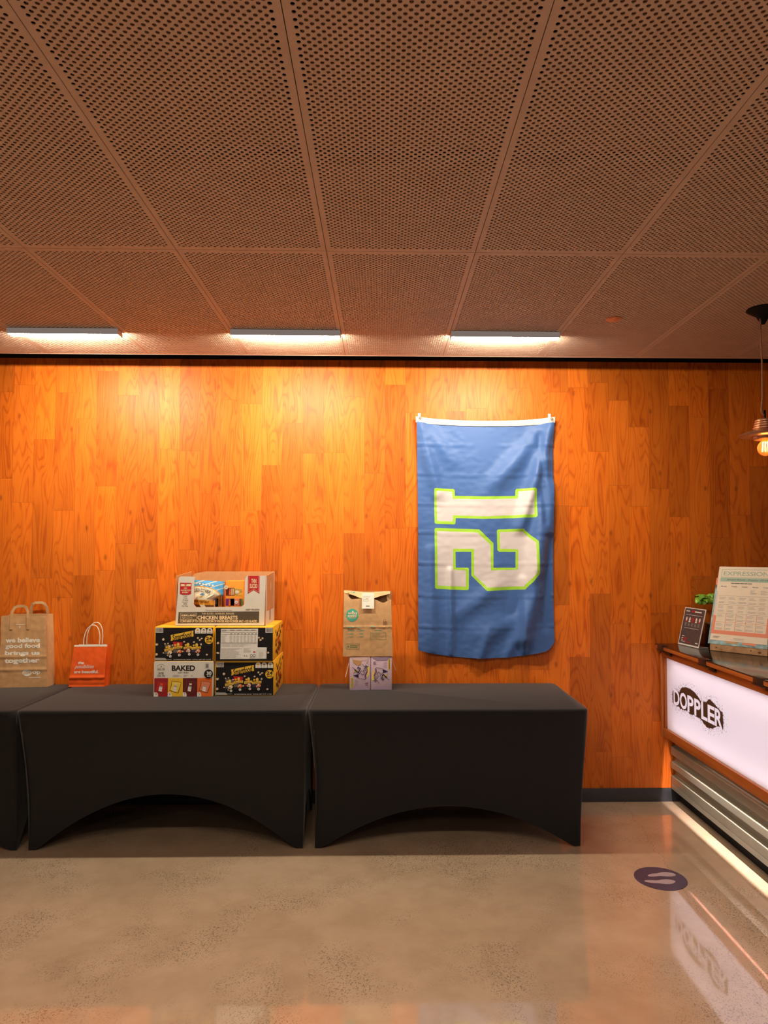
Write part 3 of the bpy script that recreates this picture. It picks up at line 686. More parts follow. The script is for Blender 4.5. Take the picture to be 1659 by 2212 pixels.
def side_panel(x, mo):
    b = MB(); xs_ = lambda s_: x+s_
    pts = [(0.005, 0), (CDP-0.005, 0), (CDP-0.005, CHH), (0.30, CHH-0.004), (0.005, V(108))]
    for (o_, m_) in ((0.0, mo), (0.005, M_CORR)):
        b.add([(x+o_, p, q) for p, q in pts], [(0, 1, 2, 3, 4) if o_ else (4, 3, 2, 1, 0)], m_)
    b.add([(x, p, q) for p, q in pts] + [(x+0.005, p, q) for p, q in pts], [(i, (i+1) % 5, 5+(i+1) % 5, 5+i) for i in range(5)], M_CORR)
    return b
side_panel(0.0, M_CARTON).build('side_panel', ch, 0)
sp = side_panel(CWD, M_CORR)
g = Fr(sp, lambda u, v, l: (CWD+0.005+l, u, v)); g.rect(0.002, 0.0, CDP-0.006, V(690), M_CARTON, 1); g.rect(0.002, V(690), 0.04, V(115), M_CARTON, 1); g.rect(CDP-0.03, V(690), CDP-0.006, CHH-0.004, M_CARTON, 1)
for i in range(9): g.rect(0.15, 0.02+i*0.008, 0.20, 0.024+i*0.008, M_BROWN, 2)
g.circ(0.19, V(300), 0.02, M_KRAFTL, 2, 16, 0.028); sp.build('side_panel', ch, 0)
f = Fr(fpb, lambda u, v, l: (u, -0.0003-l, v))
f.poly([(U(122), V(690)), (U(1418), V(680)), (U(1415), V(862)), (U(112), V(872))][::-1], M_TAUPE, 1)
f.frame(U(150), V(812), U(412), V(705), 0.0018, M_CREAM, 2); f.text('KIRKLAND', U(168), V(760), U(398), V(728), M_CREAM, 2, 0.04); f.text('Signature', U(168), V(800), U(345), V(770), M_CREAM, 2, 0.0, 0.35)
f.text('THIN SLICED - BONELESS, SKINLESS', U(490), V(734), U(1015), V(702), M_CREAM, 2, 0.01); f.text('CHICKEN BREASTS', U(425), V(812), U(1070), V(748), M_CREAM, 2, 0.035)
f.text('CONTAINS UP TO 15% SOLUTION OF WATER AND KOSHER SALT - ICE GLAZED', U(148), V(856), U(1385), V(818), M_CREAM, 2, 0.035)
f.text('*Chicken Raised with No Antibiotics Ever', U(548), V(674), U(980), V(652), M_TAUPE, 1); f.text('KEEP FROZEN', U(1198), V(664), U(1422), V(640), M_TAUPE, 1, 0.02, 0.2)
f.poly([(U(1230), V(106)), (U(1418), V(106)), (U(1418), V(395)), (U(1325), V(335)), (U(1230), V(397))][::-1], M_RED, 1)
f.line(U(1245), V(110), U(1245), V(372), 0.0012, M_CREAM, 2); f.line(U(1403), V(110), U(1403), V(370), 0.0012, M_CREAM, 2)
f.line(U(1245), V(372), U(1325), V(318), 0.0012, M_CREAM, 2); f.line(U(1403), V(370), U(1325), V(318), 0.0012, M_CREAM, 2)
f.text('THIN', U(1285), V(225), U(1368), V(155), M_CREAM, 2, 0.03); f.text('SLICED', U(1262), V(305), U(1385), V(235), M_CREAM, 2, 0.03)
f.poly([(U(140), V(218)), (U(322), V(222)), (U(318), V(395)), (U(285), V(412)), (U(175), V(412)), (U(137), V(395))][::-1], M_RED, 1)
f.rect(U(152), V(274), U(312), V(238), M_CREAM, 2); f.poly([(U(228), V(270)), (U(206), V(250)), (U(216), V(240)), (U(228), V(248)), (U(240), V(240)), (U(250), V(250))][::-1], M_RED, 3)
f.text('NO', U(205), V(318), U(252), V(294), M_CREAM, 2, 0.03); f.text('ANTIBIOTICS', U(152), V(352), U(308), V(328), M_CREAM, 2, 0.03); f.text('EVER*', U(175), V(386), U(285), V(360), M_CREAM, 2, 0.03)
for s_, x0, x1, y0, y1 in (('Cage', 195, 262, 445, 420), ('Free', 198, 258, 475, 450), ('Frozen', 182, 272, 508, 482), ('99%', 198, 258, 572, 545), ('Fat Free', 170, 272, 605, 580)):
    f.text(s_, U(x0), V(y0), U(x1), V(y1), M_TAUPE, 1, 0.0, 0.25)
f.rect(U(170), V(532), U(272), V(528), M_TAUPE, 1)
fpb.build('front_panel', ch, 0)
# contents
def snack_bag():
    t = thing('snack_bag', 'blue and cream chocolate snack bag standing in the open chicken carton', 'snack bag', (-1.2525+U(300), 4.352, ZCH+0.006), 0)
    w_, h_ = U(820)-U(300), V(175)-0.006
    def shp(u, v, s_):
        e = math.sin(PI*min(1, max(0, u)))**0.6 * math.sin(PI*min(1, max(0, v*0.96+0.02)))**0.55
        x = u*w_*(0.70+0.30*smooth01((v-0.56)/0.14)) + (0.5-u)*0.012*math.sin(PI*v); z = v*h_ - 0.012*u*v
        wr = 0.005*noise.noise(Vector((u*5, v*4, 2.0))) + 0.004*noise.noise(Vector((u*11+3, v*9, 5.0)))
        return (x, 0.028 - s_*(0.026*e + wr*e), z)
    def mf(u, v):
        v = (v-0.37)/0.63
        d_ = math.hypot((u-0.26)/0.66, (v-0.36)/0.40)
        if v < 0.12: return M_FOILW if 0.45 < u + v < 0.68 else M_FOILB
        if v < 0.29: return M_FOILO
        if d_ < 1.0 and v >= 0.29: return M_FOILW
        if d_ < 1.07: return M_FOILO
        st = (v*0.85 - u*0.35)*7.0
        if v > 0.66 and (st % 1.0) < 0.17: return M_FOILW
        return M_SKY
    b = MB(); b.grid(lambda u, v: shp(u, v, 1), 70, 90, M_SKY, mfn=mf); b.grid(lambda u, v: shp(1-u, v, -1), 20, 20, M_SKY)
    f = Fr(b, lambda u, v, l: tuple(Vector(shp(u/w_, v/h_, 1)) + Vector((0, -0.0012-l, 0))))
    f.step = 0.0003
    for i, c in enumerate('UNDERCOVER'):
        an = math.radians(128 - i*8.6); cx, cy = 0.24*w_+0.50*w_*math.cos(an), 0.60*h_+0.175*h_*math.sin(an)
        f.text(c, cx-.0058, cy-.0100, cx+.0058, cy+.0100, M_DGREY, 1, 0.01, 0, math.degrees(an)-90)
    [f.circ((.12+.105*k)*w_, (.925-.006*k)*h_, .0058, M_FOILW, 1, 14) for k in range(6)]; f.text('DARK + SEA SALT', .04*w_, .495*h_, .80*w_, .545*h_, M_BROWN, 1, 0.02)
    f.poly([(.22*w_, .67*h_), (.42*w_, .665*h_), (.37*w_, .685*h_), (.35*w_, .71*h_), (.29*w_, .71*h_), (.27*w_, .685*h_)], M_SKY, 1); f.poly([(.28*w_, .625*h_), (.34*w_, .61*h_), (.38*w_, .64*h_), (.33*w_, .655*h_)], M_GOLD, 1)
    b.build('pouch', t, 60)
snack_bag()
t = thing('bar_box', 'orange nut bar box standing behind the blue snack bag in the open carton', 'box', (-1.2525+U(828), 4.37, ZCH+0.0065), 0)
w_, h_, d_ = U(1135)-U(828), V(195)-0.0065, 0.13
a = MB().box((0, 0, 0), (w_, d_, h_), M_OCARD, 0.0015); f = front(a, 0, -0.0002, 0); UU = lambda x: U(x)-U(828); VV = lambda y: V(y)-0.0065
f.rect(0.0, 0, UU(845), h_*0.98, M_ORG, 1)
for (x0, x1, y0, y1, m) in ((848, 985, 308, 432, M_MAROON), (990, 1110, 312, 436, M_GOLD), (845, 985, 484, 596, M_VIO), (925, 980, 484, 596, M_ROSE), (990, 1065, 486, 598, M_CORAL), (1065, 1100, 486, 598, M_BROWN), (1100, 1122, 486, 598, M_GRN)): f.rect(UU(x0), VV(y1), UU(x1), VV(y0), m, 2)
[f.rect(UU(x), VV(425), UU(x+9), VV(318), M_CREAM, 3) for x in (934, 950, 966)]
for i in range(26):
    R = random.Random(i+90); kernel(f, UU(R.uniform(998, 1104)), VV(R.uniform(320, 430)), 0.0032, i, M_BROWN if i % 2 else M_CORAL, 3)
for x, y in ((1030, 375), (1018, 542)): f.circ(UU(x), VV(y), 0.0105, M_WHITE, 6, 20); f.rect(UU(x-14), VV(y+4), UU(x+14), VV(y-4), M_GREY, 7)
for x, y in ((905, 368), (900, 545)): f.poly([(UU(x-10), VV(y+55)), (UU(x+25), VV(y+55)), (UU(x+18), VV(y-40)), (UU(x), VV(y-55))], M_ORG, 4)
f.circ(UU(850), VV(300), 0.0125, M_CREAM, 6, 20); f.micro(UU(838), VV(310), UU(864), VV(290), 3, M_GREY, 7, .4, 2)
a.build('box_body', t)
t = thing('bar_box', 'narrow orange nut bar box seen by its lettered spine in the open carton', 'box', (-1.2525+U(635), 4.424, ZCH+0.0065), 0)
w2 = U(815)-U(680)
a = MB().box((0, 0, 0), (w2, 0.10, h_*0.86), M_OCARD, 0.0015); f = front(a, 0, -0.0002, 0)
f.text('KING NUTS', w2*0.66-0.040, 0.148, w2*0.66+0.040, 0.160, M_DGREY, 2, 0.02, 0, 90); f.rect(0.002, 0, w2*.40, h_*0.58, M_BLACK, 2); f.rect(w2*.90, 0, w2-.0005, h_*.72, M_BLACK, 2); [f.rect(w2*.09, .118+q*.007, w2*.19, .122+q*.007, M_CREAM, 3) for q in range(6)]
a.build('box_body', t)

# ------------------------------------------------------------------ lilac drink cartons and the folded brown bag on them
def lilac(x, y, flip, label):
    w_, h_, d_ = 0.1315, 0.2065, 0.20
    t = thing('drink_carton', label, 'carton', (x, y, ZT), 0, 'lilac drink cartons')
    a = MB().box((0, 0, 0), (w_, d_, h_), M_LILAC, 0.003); f0 = front(a, 0, -0.0003, 0)
    X = lambda px: (px-287)/372*w_; Z = lambda py: (2055-py)/590*h_
    if flip: f = Fr(a, lambda u, v, l: (w_-u, -0.0003-l, h_-v))
    else: f = f0
    # end flaps
    f.poly([(X(290), Z(2055)), (X(380), Z(1990)), (X(560), Z(1985)), (X(655), Z(2050))], M_LILACD, 1); f.line(X(290), Z(2055), X(380), Z(1990), .0008, M_LILACD, 2)
    f.poly([(X(300), Z(1475)), (X(400), Z(1540)), (X(580), Z(1530)), (X(655), Z(1470))][::-1], M_LILACD if flip else M_PINK, 1)
    if not flip:
        f.poly([(X(340), Z(1515)), (X(500), Z(1535)), (X(490), Z(1600)), (X(440), Z(1625)), (X(350), Z(1570))][::-1], M_TAN, 2); f.poly([(X(585), Z(1575)), (X(622), Z(1500)), (X(610), Z(1560)), (X(590), Z(1590))][::-1], M_TAN, 2)
    f.rect(X(312), Z(2015), X(352), Z(1830), M_LYEL, 2); [f.rect(X(322), Z(2005-q*15.5), X(343), Z(1996-q*15.5), M_NAVY, 3) for q in range(11)]
    f.text('12', X(588)-.009, Z(1945)-.007, X(588)+.009, Z(1945)+.007, M_PLUM, 3, 0.02, 0, 90); f.micro(X(380), Z(1970), X(450), Z(1860), 9, M_LILACD, 2, .35, 3); f.micro(X(600), Z(1970), X(622), Z(1910), 3, M_LILACD, 2, .4, 4)
    f.poly([(X(365), Z(1740)), (X(430), Z(1735)), (X(440), Z(1700)), (X(400), Z(1690)), (X(372), Z(1710))][::-1], M_LYEL, 2); f.poly([(X(600), Z(1640)), (X(640), Z(1640)), (X(630), Z(1780)), (X(590), Z(1840)), (X(610), Z(1720))][::-1], M_LYEL, 2)
    f.poly([(X(350), Z(1795)), (X(440), Z(1770)), (X(450), Z(1820)), (X(440), Z(1835))][::-1], M_NAVY, 3)
    def stroke(pts, wd, m, lay=4):
        for p, q in zip(pts, pts[1:]): f.line(X(p[0]), Z(p[1]), X(q[0]), Z(q[1]), wd, m, lay)
    stroke([(430, 1840), (560, 1865), (585, 1840), (570, 1800), (600, 1740), (605, 1690), (570, 1640)], .0022, M_NAVY); stroke([(570, 1850), (560, 1790), (595, 1720)], .004, M_PLUM, 3)
    f.text('La', X(425)-.019, Z(1690)-.017, X(425)+.019, Z(1690)+.017, M_NAVY, 5, 0.01, 0.3, 62); f.text('Croix', X(545)-.034, Z(1690)-.014, X(545)+.034, Z(1690)+.014, M_NAVY, 5, 0.0, 0.3, 62)
    stroke([(335, 1645), (470, 1750), (430, 1800)], .0024, M_NAVY, 5); stroke([(400, 1700), (360, 1760)], .002, M_NAVY, 5); stroke([(510, 1590), (560, 1640), (580, 1600)], .0018, M_NAVY, 5)
    a.build('carton_body', t)
    b = MB(); g = Fr(b, lambda u, v, l: (u, v, h_+0.0004+l)); g.rect(0.002, 0.001, w_-.002, d_-.002, M_PINK, 1); g.rect(w_*.1, 0.004, w_*.45, d_*.8, M_CORAL if not flip else M_LYEL, 2); g.rect(w_*.6, 0.02, w_*.9, d_*.5, M_LYEL, 2); b.build('top_flap', t, 0)
    sgn = -1 if not flip else 1; x0 = 0.0 if not flip else w_
    b = MB(); pth = [(x0+sgn*(0.0005+0.026*q**1.4), 0.012+.002*q, h_*(0.98-0.60*q if not flip else 0.98-.40*q)) for q in [i/8 for i in range(9)]]
    b.tube(pth, [0.0028]*9, M_PINK, 6, 0.0012); b.build('torn_strip', t)
    return t
lilac(-0.1975, 4.437, False, 'lilac drink carton under the folded brown bag, left of the pair')
lilac(-0.0635, 4.437, True, 'lilac drink carton under the folded brown bag, right of the pair')
wf = thing('paper_bag', 'folded-over brown paper grocery bag with round green logo, on the lilac cartons', 'paper bag', (-0.239, 4.435, ZT+0.2095), 0)
bw, bh, bd = 0.312, 0.412, 0.15
X = lambda px: (px-178)/870*(bw-0.002); Z = lambda py: (1410-py)/1140*bh
def wfront(u, v, l=0.0):
    wr = 0.0025*noise.noise(Vector((u*14, v*12, 1.3))) + 0.0012*noise.noise(Vector((u*40, v*30, 4.0)))
    fold = 0.005*math.exp(-((v-Z(905))/0.006)**2)
    tap = 1.0 - 0.05*(v/bh)
    return ((u-bw/2)*tap+bw/2 - 0.004*v/bh, -wr - fold*(1 if v > Z(905) else 0.3) + 0.03*(max(0, v-0.22)/0.19)**1.5 - l, v)
def top_lip(u):
    q = u/bw
    pts = [(0, 318), (0.06, 350), (0.17, 420), (0.36, 408), (0.5, 402), (0.64, 425), (0.84, 482), (0.94, 445), (1.0, 430)]
    for (a0, y0), (a1, y1) in zip(pts, pts[1:]):
        if a0 <= q <= a1: return Z(y0 + (y1-y0)*smooth01((q-a0)/(a1-a0)))
    return Z(430)
b = MB(); b.grid(lambda u, v: wfront(u*bw, v*top_lip(u*bw)), 44, 64, M_KRAFT)
b.grid(lambda u, v: (bw*(1-u)*(1-0.05*v)+0.008*v, bd - 0.075*v**1.5 + 0.002*noise.noise(Vector((u*6, v*6, 9))), v*Z(285)), 20, 20, M_KRAFT)
def gus(u, v, sd):
    p0 = Vector(wfront(0 if sd < 0 else bw, v*(top_lip(0 if sd < 0 else bw)))); p1 = Vector(((0.008*v if sd < 0 else bw*(1-0.05*v)+0.008*v), bd-0.075*v**1.5, v*Z(300)))
    p = p0.lerp(p1, u); p.x -= sd*0.03*v*math.sin(PI*u); return p
b.grid(lambda u, v: gus(u, v, 1), 8, 14, M_KRAFT); b.grid(lambda u, v: gus(1-u, v, -1), 8, 14, M_KRAFT)
b.quad((0, 0, 0), (0, bd, 0), (bw, bd, 0), (bw, 0, 0), M_KRAFT); wfb = b
def flap_low(q):
    pts = [(0, 312), (0.2, 355), (0.37, 408), (0.64, 408), (0.8, 370), (1.0, 330)]
    for (a0, y0), (a1, y1) in zip(pts, pts[1:]):
        if a0 <= q <= a1: return Z(y0+(y1-y0)*(q-a0)/(a1-a0))
    return Z(330)
def flap(u, v):
    yt = Z(272 + 26*math.sin(PI*u)**2 + 16*u); zl = flap_low(u); z = yt + (zl-yt)*v
    cen = math.exp(-((u-0.5)/0.2)**2)
    y = 0.062 + (0.012-0.062)*v*(0.25+0.75*cen) - 0.012*cen*v
    return (0.002 + u*(bw-0.018), y, z)
b = MB(); b.grid(flap, 24, 8, M_KRAFTL)
b.grid(lambda u, v: (0.004+u*(bw-0.02), 0.062+0.016*v, Z(272+26*math.sin(PI*u)**2+16*u) - 0.004*v), 24, 2, M_KRAFTL)
g = Fr(b, lambda u, v, l: tuple(Vector(flap(u/(bw-0.018), v)) + Vector((0, -0.001-l, 0.0005)))); g.put([(X(300), .25), (X(372), .25), (X(372), .35), (X(300), .35)], [(3, 2, 1, 0)], M_TEAL, 1); g.put([(X(340), .2), (X(375), .1), (X(370), .4), (X(350), .45)], [(0, 1, 2, 3)], M_TEAL, 1); b.build('folded_flap', wf, 60)
b = MB(); f = Fr(b, lambda u, v, l: (u, -0.0145-l+0.026*(max(0, v-0.22)/0.19)**1.5, v))
f.rect(X(508), Z(580), X(724), Z(405), M_STICK, 1); f.put([(X(508), Z(405)), (X(724), Z(405)), (X(722), Z(310)), (X(512), Z(308))], [(0, 1, 2, 3)], M_STICK, 1)
f.micro(X(525), Z(460), X(660), Z(355), 4, M_LGREY, 2, .3, 2); f.micro(X(578), Z(545), X(658), Z(528), 1, M_DGREY, 2, .8, 5); b.build('label_sticker', wf, 0)
b = wfb; f = Fr(b, lambda u, v, l: wfront(u, v, l+0.0006)); f.curved = True
f.circ(X(337), Z(695), X(447)-X(337), M_TEAL, 1, 40, abs(Z(695)-Z(805))); f.text('WHOLE', X(255), Z(685), X(425), Z(645), M_CREAM, 3, 0.04); f.text('FOODS', X(258), Z(735), X(420), Z(695), M_CREAM, 3, 0.04); f.rect(X(285), Z(752), X(400), Z(746), M_CREAM, 3); f.circ(X(345), Z(640), .006, M_CREAM, 3, 10)
f.frame(X(664), Z(1118), X(945), Z(998), 0.0016, M_GREENINK, 1); f.micro(X(680), Z(1100), X(925), Z(1015), 5, M_GREENINK, 1, .22, 3)
f.frame(X(230), Z(1282), X(465), Z(1190), 0.0018, M_GREENINK, 1); f.circ(X(268), Z(1235), .006, M_GREENINK, 1, 12); f.rect(X(300), Z(1226), X(440), Z(1218), M_GREENINK, 1); f.rect(X(300), Z(1252), X(435), Z(1244), M_GREENINK, 1)
for x, y, L in ((285, 963, 95), (465, 960, 90), (285, 1017, 75), (465, 1015, 65), (285, 1070, 75), (465, 1068, 75), (735, 960, 140), (250, 900, 120), (425, 900, 60), (672, 892, 75)): f.rect(X(x), Z(y+4), X(x+L), Z(y-5), M_TEAL, 1); f.rect(X(x-40), Z(y+8), X(x-8), Z(y+5), M_GREENINK, 1)
f.line(X(280), Z(910), X(266), Z(968), .0015, M_BLACK, 2)
for i in range(4): f.rect(X(900+i*18), Z(865), X(908+i*18), Z(790+12*(i % 2)), M_BROWN, 1)
f.rect(X(905), Z(772), X(950), Z(768), M_BROWN, 1); b.build('bag_body', wf, 60)

# ------------------------------------------------------------------ brown handled bag and orange bag at the left
def open_bag(t, w0, w1, h, d, lean, mat, matin, seed, creases, topd, skew=0.0, gd=0.03):
    """paper carrier: front, back and two gussets, open top."""
    def fr(u, v, l=0.0):
        q = v/h; x = (u/w0)*(w0+(w1-w0)*q) + lean*q
        wr = 0.004*noise.noise(Vector((u*9+seed, v*8, 1.0))) + 0.002*noise.noise(Vector((u*30, v*26+seed, 4.0)))
        cr = sum(a_*math.exp(-((v-c_)/0.010)**2) for c_, a_ in creases)
        return (x, -wr*min(1, q*6+.1) - cr + topd*q**2*0.5 - l, v)
    def bk(u, v):
        q = v/h; x = (u/w0)*(w0+(w1-w0)*q) + lean*q + skew
        return (x, d - topd*q**2*0.5 + 0.002*noise.noise(Vector((u*9, v*8, seed+7))), v*1.01)
    b = MB(); b.grid(lambda u, v: fr(u*w0, v*h), 44, 70, mat); b.grid(lambda u, v: bk((1-u)*w0, v*h), 14, 18, mat)
    for sd in (1, -1):
        def gg(u, v, sd=sd):
            uu = w0 if sd > 0 else 0
            p = Vector(fr(uu, v*h)).lerp(Vector(bk(uu, v*h)), u)
            p.x -= sd*gd*(v**1.2)*math.sin(PI*u); p.x += sd*0.010*max(0, 1-v*3)*math.sin(PI*u)
            return p
        b.grid((lambda u, v: gg(u, v)) if sd > 0 else (lambda u, v: gg(1-u, v)), 10, 20, mat)
    b.quad(fr(0, 0), bk(0, 0), bk(w0, 0), fr(w0, 0), mat)
    # pale inside: a second skin just inside the walls
    k = 0.0012
    b.grid(lambda u, v: tuple(Vector(fr((1-u)*w0*0.985+.002, (0.1+.895*v)*h)) + Vector((0, k, 0))), 20, 16, matin); b.grid(lambda u, v: tuple(Vector(bk(u*w0*0.985+.002, (0.1+.895*v)*h)) + Vector((0, -k, 0))), 14, 14, matin)
    return fr, bk, b
co = thing('paper_bag', 'large brown paper carrier bag with white lettering at the left edge', 'paper bag', (-2.425, 4.545, ZT), math.radians(5.0))
h_ = 0.452
fr, bk2, bagm = open_bag(co, 0.290, 0.276, h_, 0.135, -0.004, M_KRAFT, M_KRAFT, 3.0, [(0.112, 0.0045), (0.194, 0.004)], 0.02, 0.0, 0.02)
X = lambda px: (px-0)/548*0.290; Z = lambda py: (1585-py)/855*h_
b = bagm; f = Fr(b, lambda u, v, l: fr(u, v, l+0.0007)); f.curved = True
M_BAGW = ink('pale_bag_ink', (0.82, 0.75, 0.64))
for s_, y0, y1, x0, x1 in (('we believe', 1050, 990, 60, 470), ('good food', 1130, 1062, 60, 468), ('brings us', 1212, 1148, 60, 470), ('together', 1310, 1232, 56, 466)):
    f.text(s_, X(x0), Z(y0), X(x1), Z(y1), M_BAGW, 1, 0.045)
f.circ(X(318), Z(1412), X(372)-X(318), M_BAGW, 1, 32, abs(Z(1412)-Z(1452))); f.text('co+', X(276), Z(1430), X(362), Z(1398), M_KRAFT, 2, 0.03); f.text('op', X(378), Z(1442), X(472), Z(1392), M_BAGW, 1, 0.03); f.rect(X(340), Z(1474), X(470), Z(1466), M_BAGW, 1)
f.rect(X(178), Z(838), X(285), Z(832), M_BAGW, 1); f.rect(X(224), Z(878), X(232), Z(852), M_BAGW, 1)
b.build('bag_body', co, 50)
def strap(t, surf, x0, x1, ztop, zatt, yoff, wd, name):
    pts = [(x0, zatt), (x0, h_*0.98), (x0+0.002, ztop-0.035), (x0+0.016, ztop-0.008), (x0+0.034, ztop), (x1-0.034, ztop+.001), (x1-0.016, ztop-0.008), (x1-0.002, ztop-0.035), (x1, h_*0.98), (x1, zatt)]
    b = MB(); V_ = []; F_ = []
    for i, (x, z) in enumerate(pts):
        p = Vector((*pts[max(i-1, 0)], 0)); q = Vector((*pts[min(i+1, len(pts)-1)], 0)); tt = (q-p).normalized(); nn = Vector((-tt.y, tt.x))
        base = surf(min(max(x, 0), 0.29), min(z, h_)); y = base[1] + yoff
        for s0, yy in ((-1, 0), (1, 0), (1, .0016), (-1, .0016)):
            V_.append((x + base[0]-min(max(x, 0), .29) + nn.x*wd/2*s0, y + yy + ((-0.020 if yoff > 0 else 0.012)*(z-h_)/0.07 if z > h_ else 0), z + nn.y*wd/2*s0))
    for i in range(len(pts)-1):
        for q in range(4): F_.append((i*4+q, i*4+(q+1) % 4, i*4+4+(q+1) % 4, i*4+4+q))
    F_ += [(3, 2, 1, 0), tuple(len(V_)-4+q for q in range(4))]
    b.add(V_, F_, M_KRAFTL if yoff > 0 else M_KRAFT); b.build(name, t, 0)
strap(co, fr, X(128), X(328), h_+0.062, Z(890), -0.004, 0.017, 'handle')
strap(co, lambda u, v: bk2(u, v), X(275), X(480), h_+0.078, Z(880), 0.0035, 0.017, 'handle')

og = thing('paper_bag', 'small orange paper gift bag with white cord handles, between brown bag and cartons', 'paper bag', (-2.000, 4.567, ZT), math.radians(2.0))
ho = 0.262
fr, bk2, bagm = open_bag(og, 0.224, 0.208, ho, 0.088, 0.024, M_OPAPER, M_OWHITE, 9.0, [(0.058, 0.006), (0.010, -0.003)], 0.045, 0.004, 0.016)
X = lambda px: (px-835)/430*0.224; Z = lambda py: (1572-py)/505*ho
b = bagm; f = Fr(b, lambda u, v, l: fr(u, v, l+0.0007))
f.text('the', X(915), Z(1298), X(990), Z(1262), M_WHITE, 1, 0.03); f.text('possibilities', X(880), Z(1362), X(1125), Z(1302), M_WHITE, 1, 0.0, 0.45); f.text('are beautiful.', X(885), Z(1408), X(1185), Z(1370), M_WHITE, 1, 0.025)
b.build('bag_body', og, 50)
b = MB(); n = 20
b.grid(lambda u, v: tuple(Vector(fr(u*0.224, ho*(0.965+0.035*v))) + Vector((0, -0.0012, 0.0008*v))), n, 2, M_OWHITE); b.build('white_rim', og)
for k_, (su, hh, dy, xo) in enumerate(((fr, 0.128, 0.006, 0.0), (lambda u, v: bk2(u, v), 0.140, -0.006, 0.004))):
    p0 = Vector(su(0.060+xo, ho*0.86)); p1 = Vector(su(0.166+xo, ho*0.86)); e0 = Vector(su(0.060+xo, ho)); e1 = Vector(su(0.166+xo, ho))
    path = [p0+Vector((0, dy, 0)), e0+Vector((0, dy, 0))]
    for i in range(1, 16):
        a_ = PI*i/16; c_ = (e0+e1)/2; rr = (e1-e0).x/2
        path.append(Vector((c_.x - rr*math.cos(a_)*(1.05) + 0.010*math.sin(a_), c_.y + dy, c_.z + hh*math.sin(a_)**0.72)))
    path += [e1+Vector((0, dy, 0)), p1+Vector((0, dy, 0))]
    MB().tube(path, 0.0030, M_OWHITE, 8).build('handle', og)

# ------------------------------------------------------------------ flag on the wall
FX = lambda px: 0.231 + (px-112)/(1307-112)*(1.164-0.231)
FZ = lambda py: 2.566 - (py-88)*0.000772
fl = thing('flag', 'blue flag hung sideways on the wood wall with lime edged white numerals', 'flag', (0.70, DW-0.004, 0.95), 0)
OUT1 = [(268,722),(276,714),(436,720),(446,732),(447,779),(700,784),(968,778),(970,728),(980,716),(1134,712),(1144,722),(1148,952),(1138,966),(700,980),(455,972),(452,1018),(442,1028),(282,1022),(272,1012)]
IN1 = [(287,738),(424,742),(428,803),(700,808),(992,800),(996,738),(1120,735),(1126,940),(700,957),(432,948),(428,1002),(294,998)]
OUT2 = [(271,1068),(281,1058),(655,1070),(778,1190),(776,1402),(966,1402),(968,1264),(826,1264),(810,1250),(808,1080),(818,1070),(1034,1064),(1148,1172),(1156,1450),(1040,1588),(716,1602),(586,1470),(586,1264),(452,1264),(454,1402),(556,1402),(566,1412),(564,1584),(554,1596),(284,1584),(274,1574)]
IN2 = [(293,1084),(640,1098),(752,1204),(754,1426),(988,1418),(992,1242),(834,1238),(832,1094),(1024,1088),(1126,1182),(1130,1444),(1028,1562),(722,1572),(610,1464),(610,1240),(430,1238),(430,1420),(540,1424),(540,1566),(297,1556)]
def inside(p, poly):
    c = False; j = len(poly)-1
    for i in range(len(poly)):
        if (poly[i][1] > p[1]) != (poly[j][1] > p[1]) and p[0] < (poly[j][0]-poly[i][0])*(p[1]-poly[i][1])/(poly[j][1]-poly[i][1])+poly[i][0]: c = not c
        j = i
    return c
def top_y(q): return 137 + 28*math.sin(PI*q)**0.8 + 2*q      # lower edge of the header tape
def bot_y(q): return 2108 + 74*(1-(abs(q-0.5)*2)**2.2) - 8*q - (60*max(0, (q-0.93)/0.07)**2)
RIDGE = [((1240, 480), (1020, 2020), 62, .017), ((1290, 130), (1010, 1040), 70, .022), ((1240, 160), (820, 640), 90, .010), ((130, 150), (300, 760), 75, .014), ((180, 150), (420, 480), 80, .008), ((405, 1420), (408, 2150), 26, .014), ((1020, 1500), (1030, 2120), 34, .010), ((230, 1250), (250, 2100), 60, .010),
         ((1290, 700), (1060, 2000), 85, .020), ((1250, 1150), (1220, 1900), 50, -.010), ((800, 1560), (480, 1800), 90, .008), ((640, 1980), (1000, 1840), 110, .008), ((650, 2180), (720, 1980), 60, .009), ((880, 2170), (980, 1960), 60, .008), ((1180, 250), (1215, 1000), 40, -.010), ((1160, 1500), (900, 1800), 70, -.006), ((1000, 480), (700, 760), 110, .006)]
def fold(px, py):
    d = 0.0
    for (x0, y0), (x1, y1), w_, a_ in RIDGE:
        dx, dy = x1-x0, y1-y0; L2 = dx*dx+dy*dy; t_ = ((px-x0)*dx+(py-y0)*dy)/L2; tc = max(0, min(1, t_))
        ex, ey = px-(x0+tc*dx), py-(y0+tc*dy)
        d += 1.5*a_*math.exp(-(ex*ex+ey*ey)/(w_*w_*0.62))*(0.35+0.65*math.sin(PI*min(1, max(0, 0.15+0.7*tc))))
    low = max(0, (py-300)/1800)
    q = (px-120)/1180
    d += 0.010*low*(0.5+0.5*math.sin(q*15+0.6)) + 0.004*noise.noise(Vector((px/210, py/420, 3))) + 0.0016*noise.noise(Vector((px/60, py/25, 8)))
    # packing creases
    for i, yc in enumerate((330, 590, 850, 1100, 1360, 1640, 1905)):
        yy = py - yc - 14*math.sin(q*PI)
        side = 0.35 + 0.65*abs(2*q-1)**1.5
        d += 0.0035*side*(math.exp(-(yy/9)**2) - 0.5*math.exp(-((yy-22)/14)**2))
    return max(0.0, d)*1.75 + 0.006 + 0.010*low
pts = []; edges = []
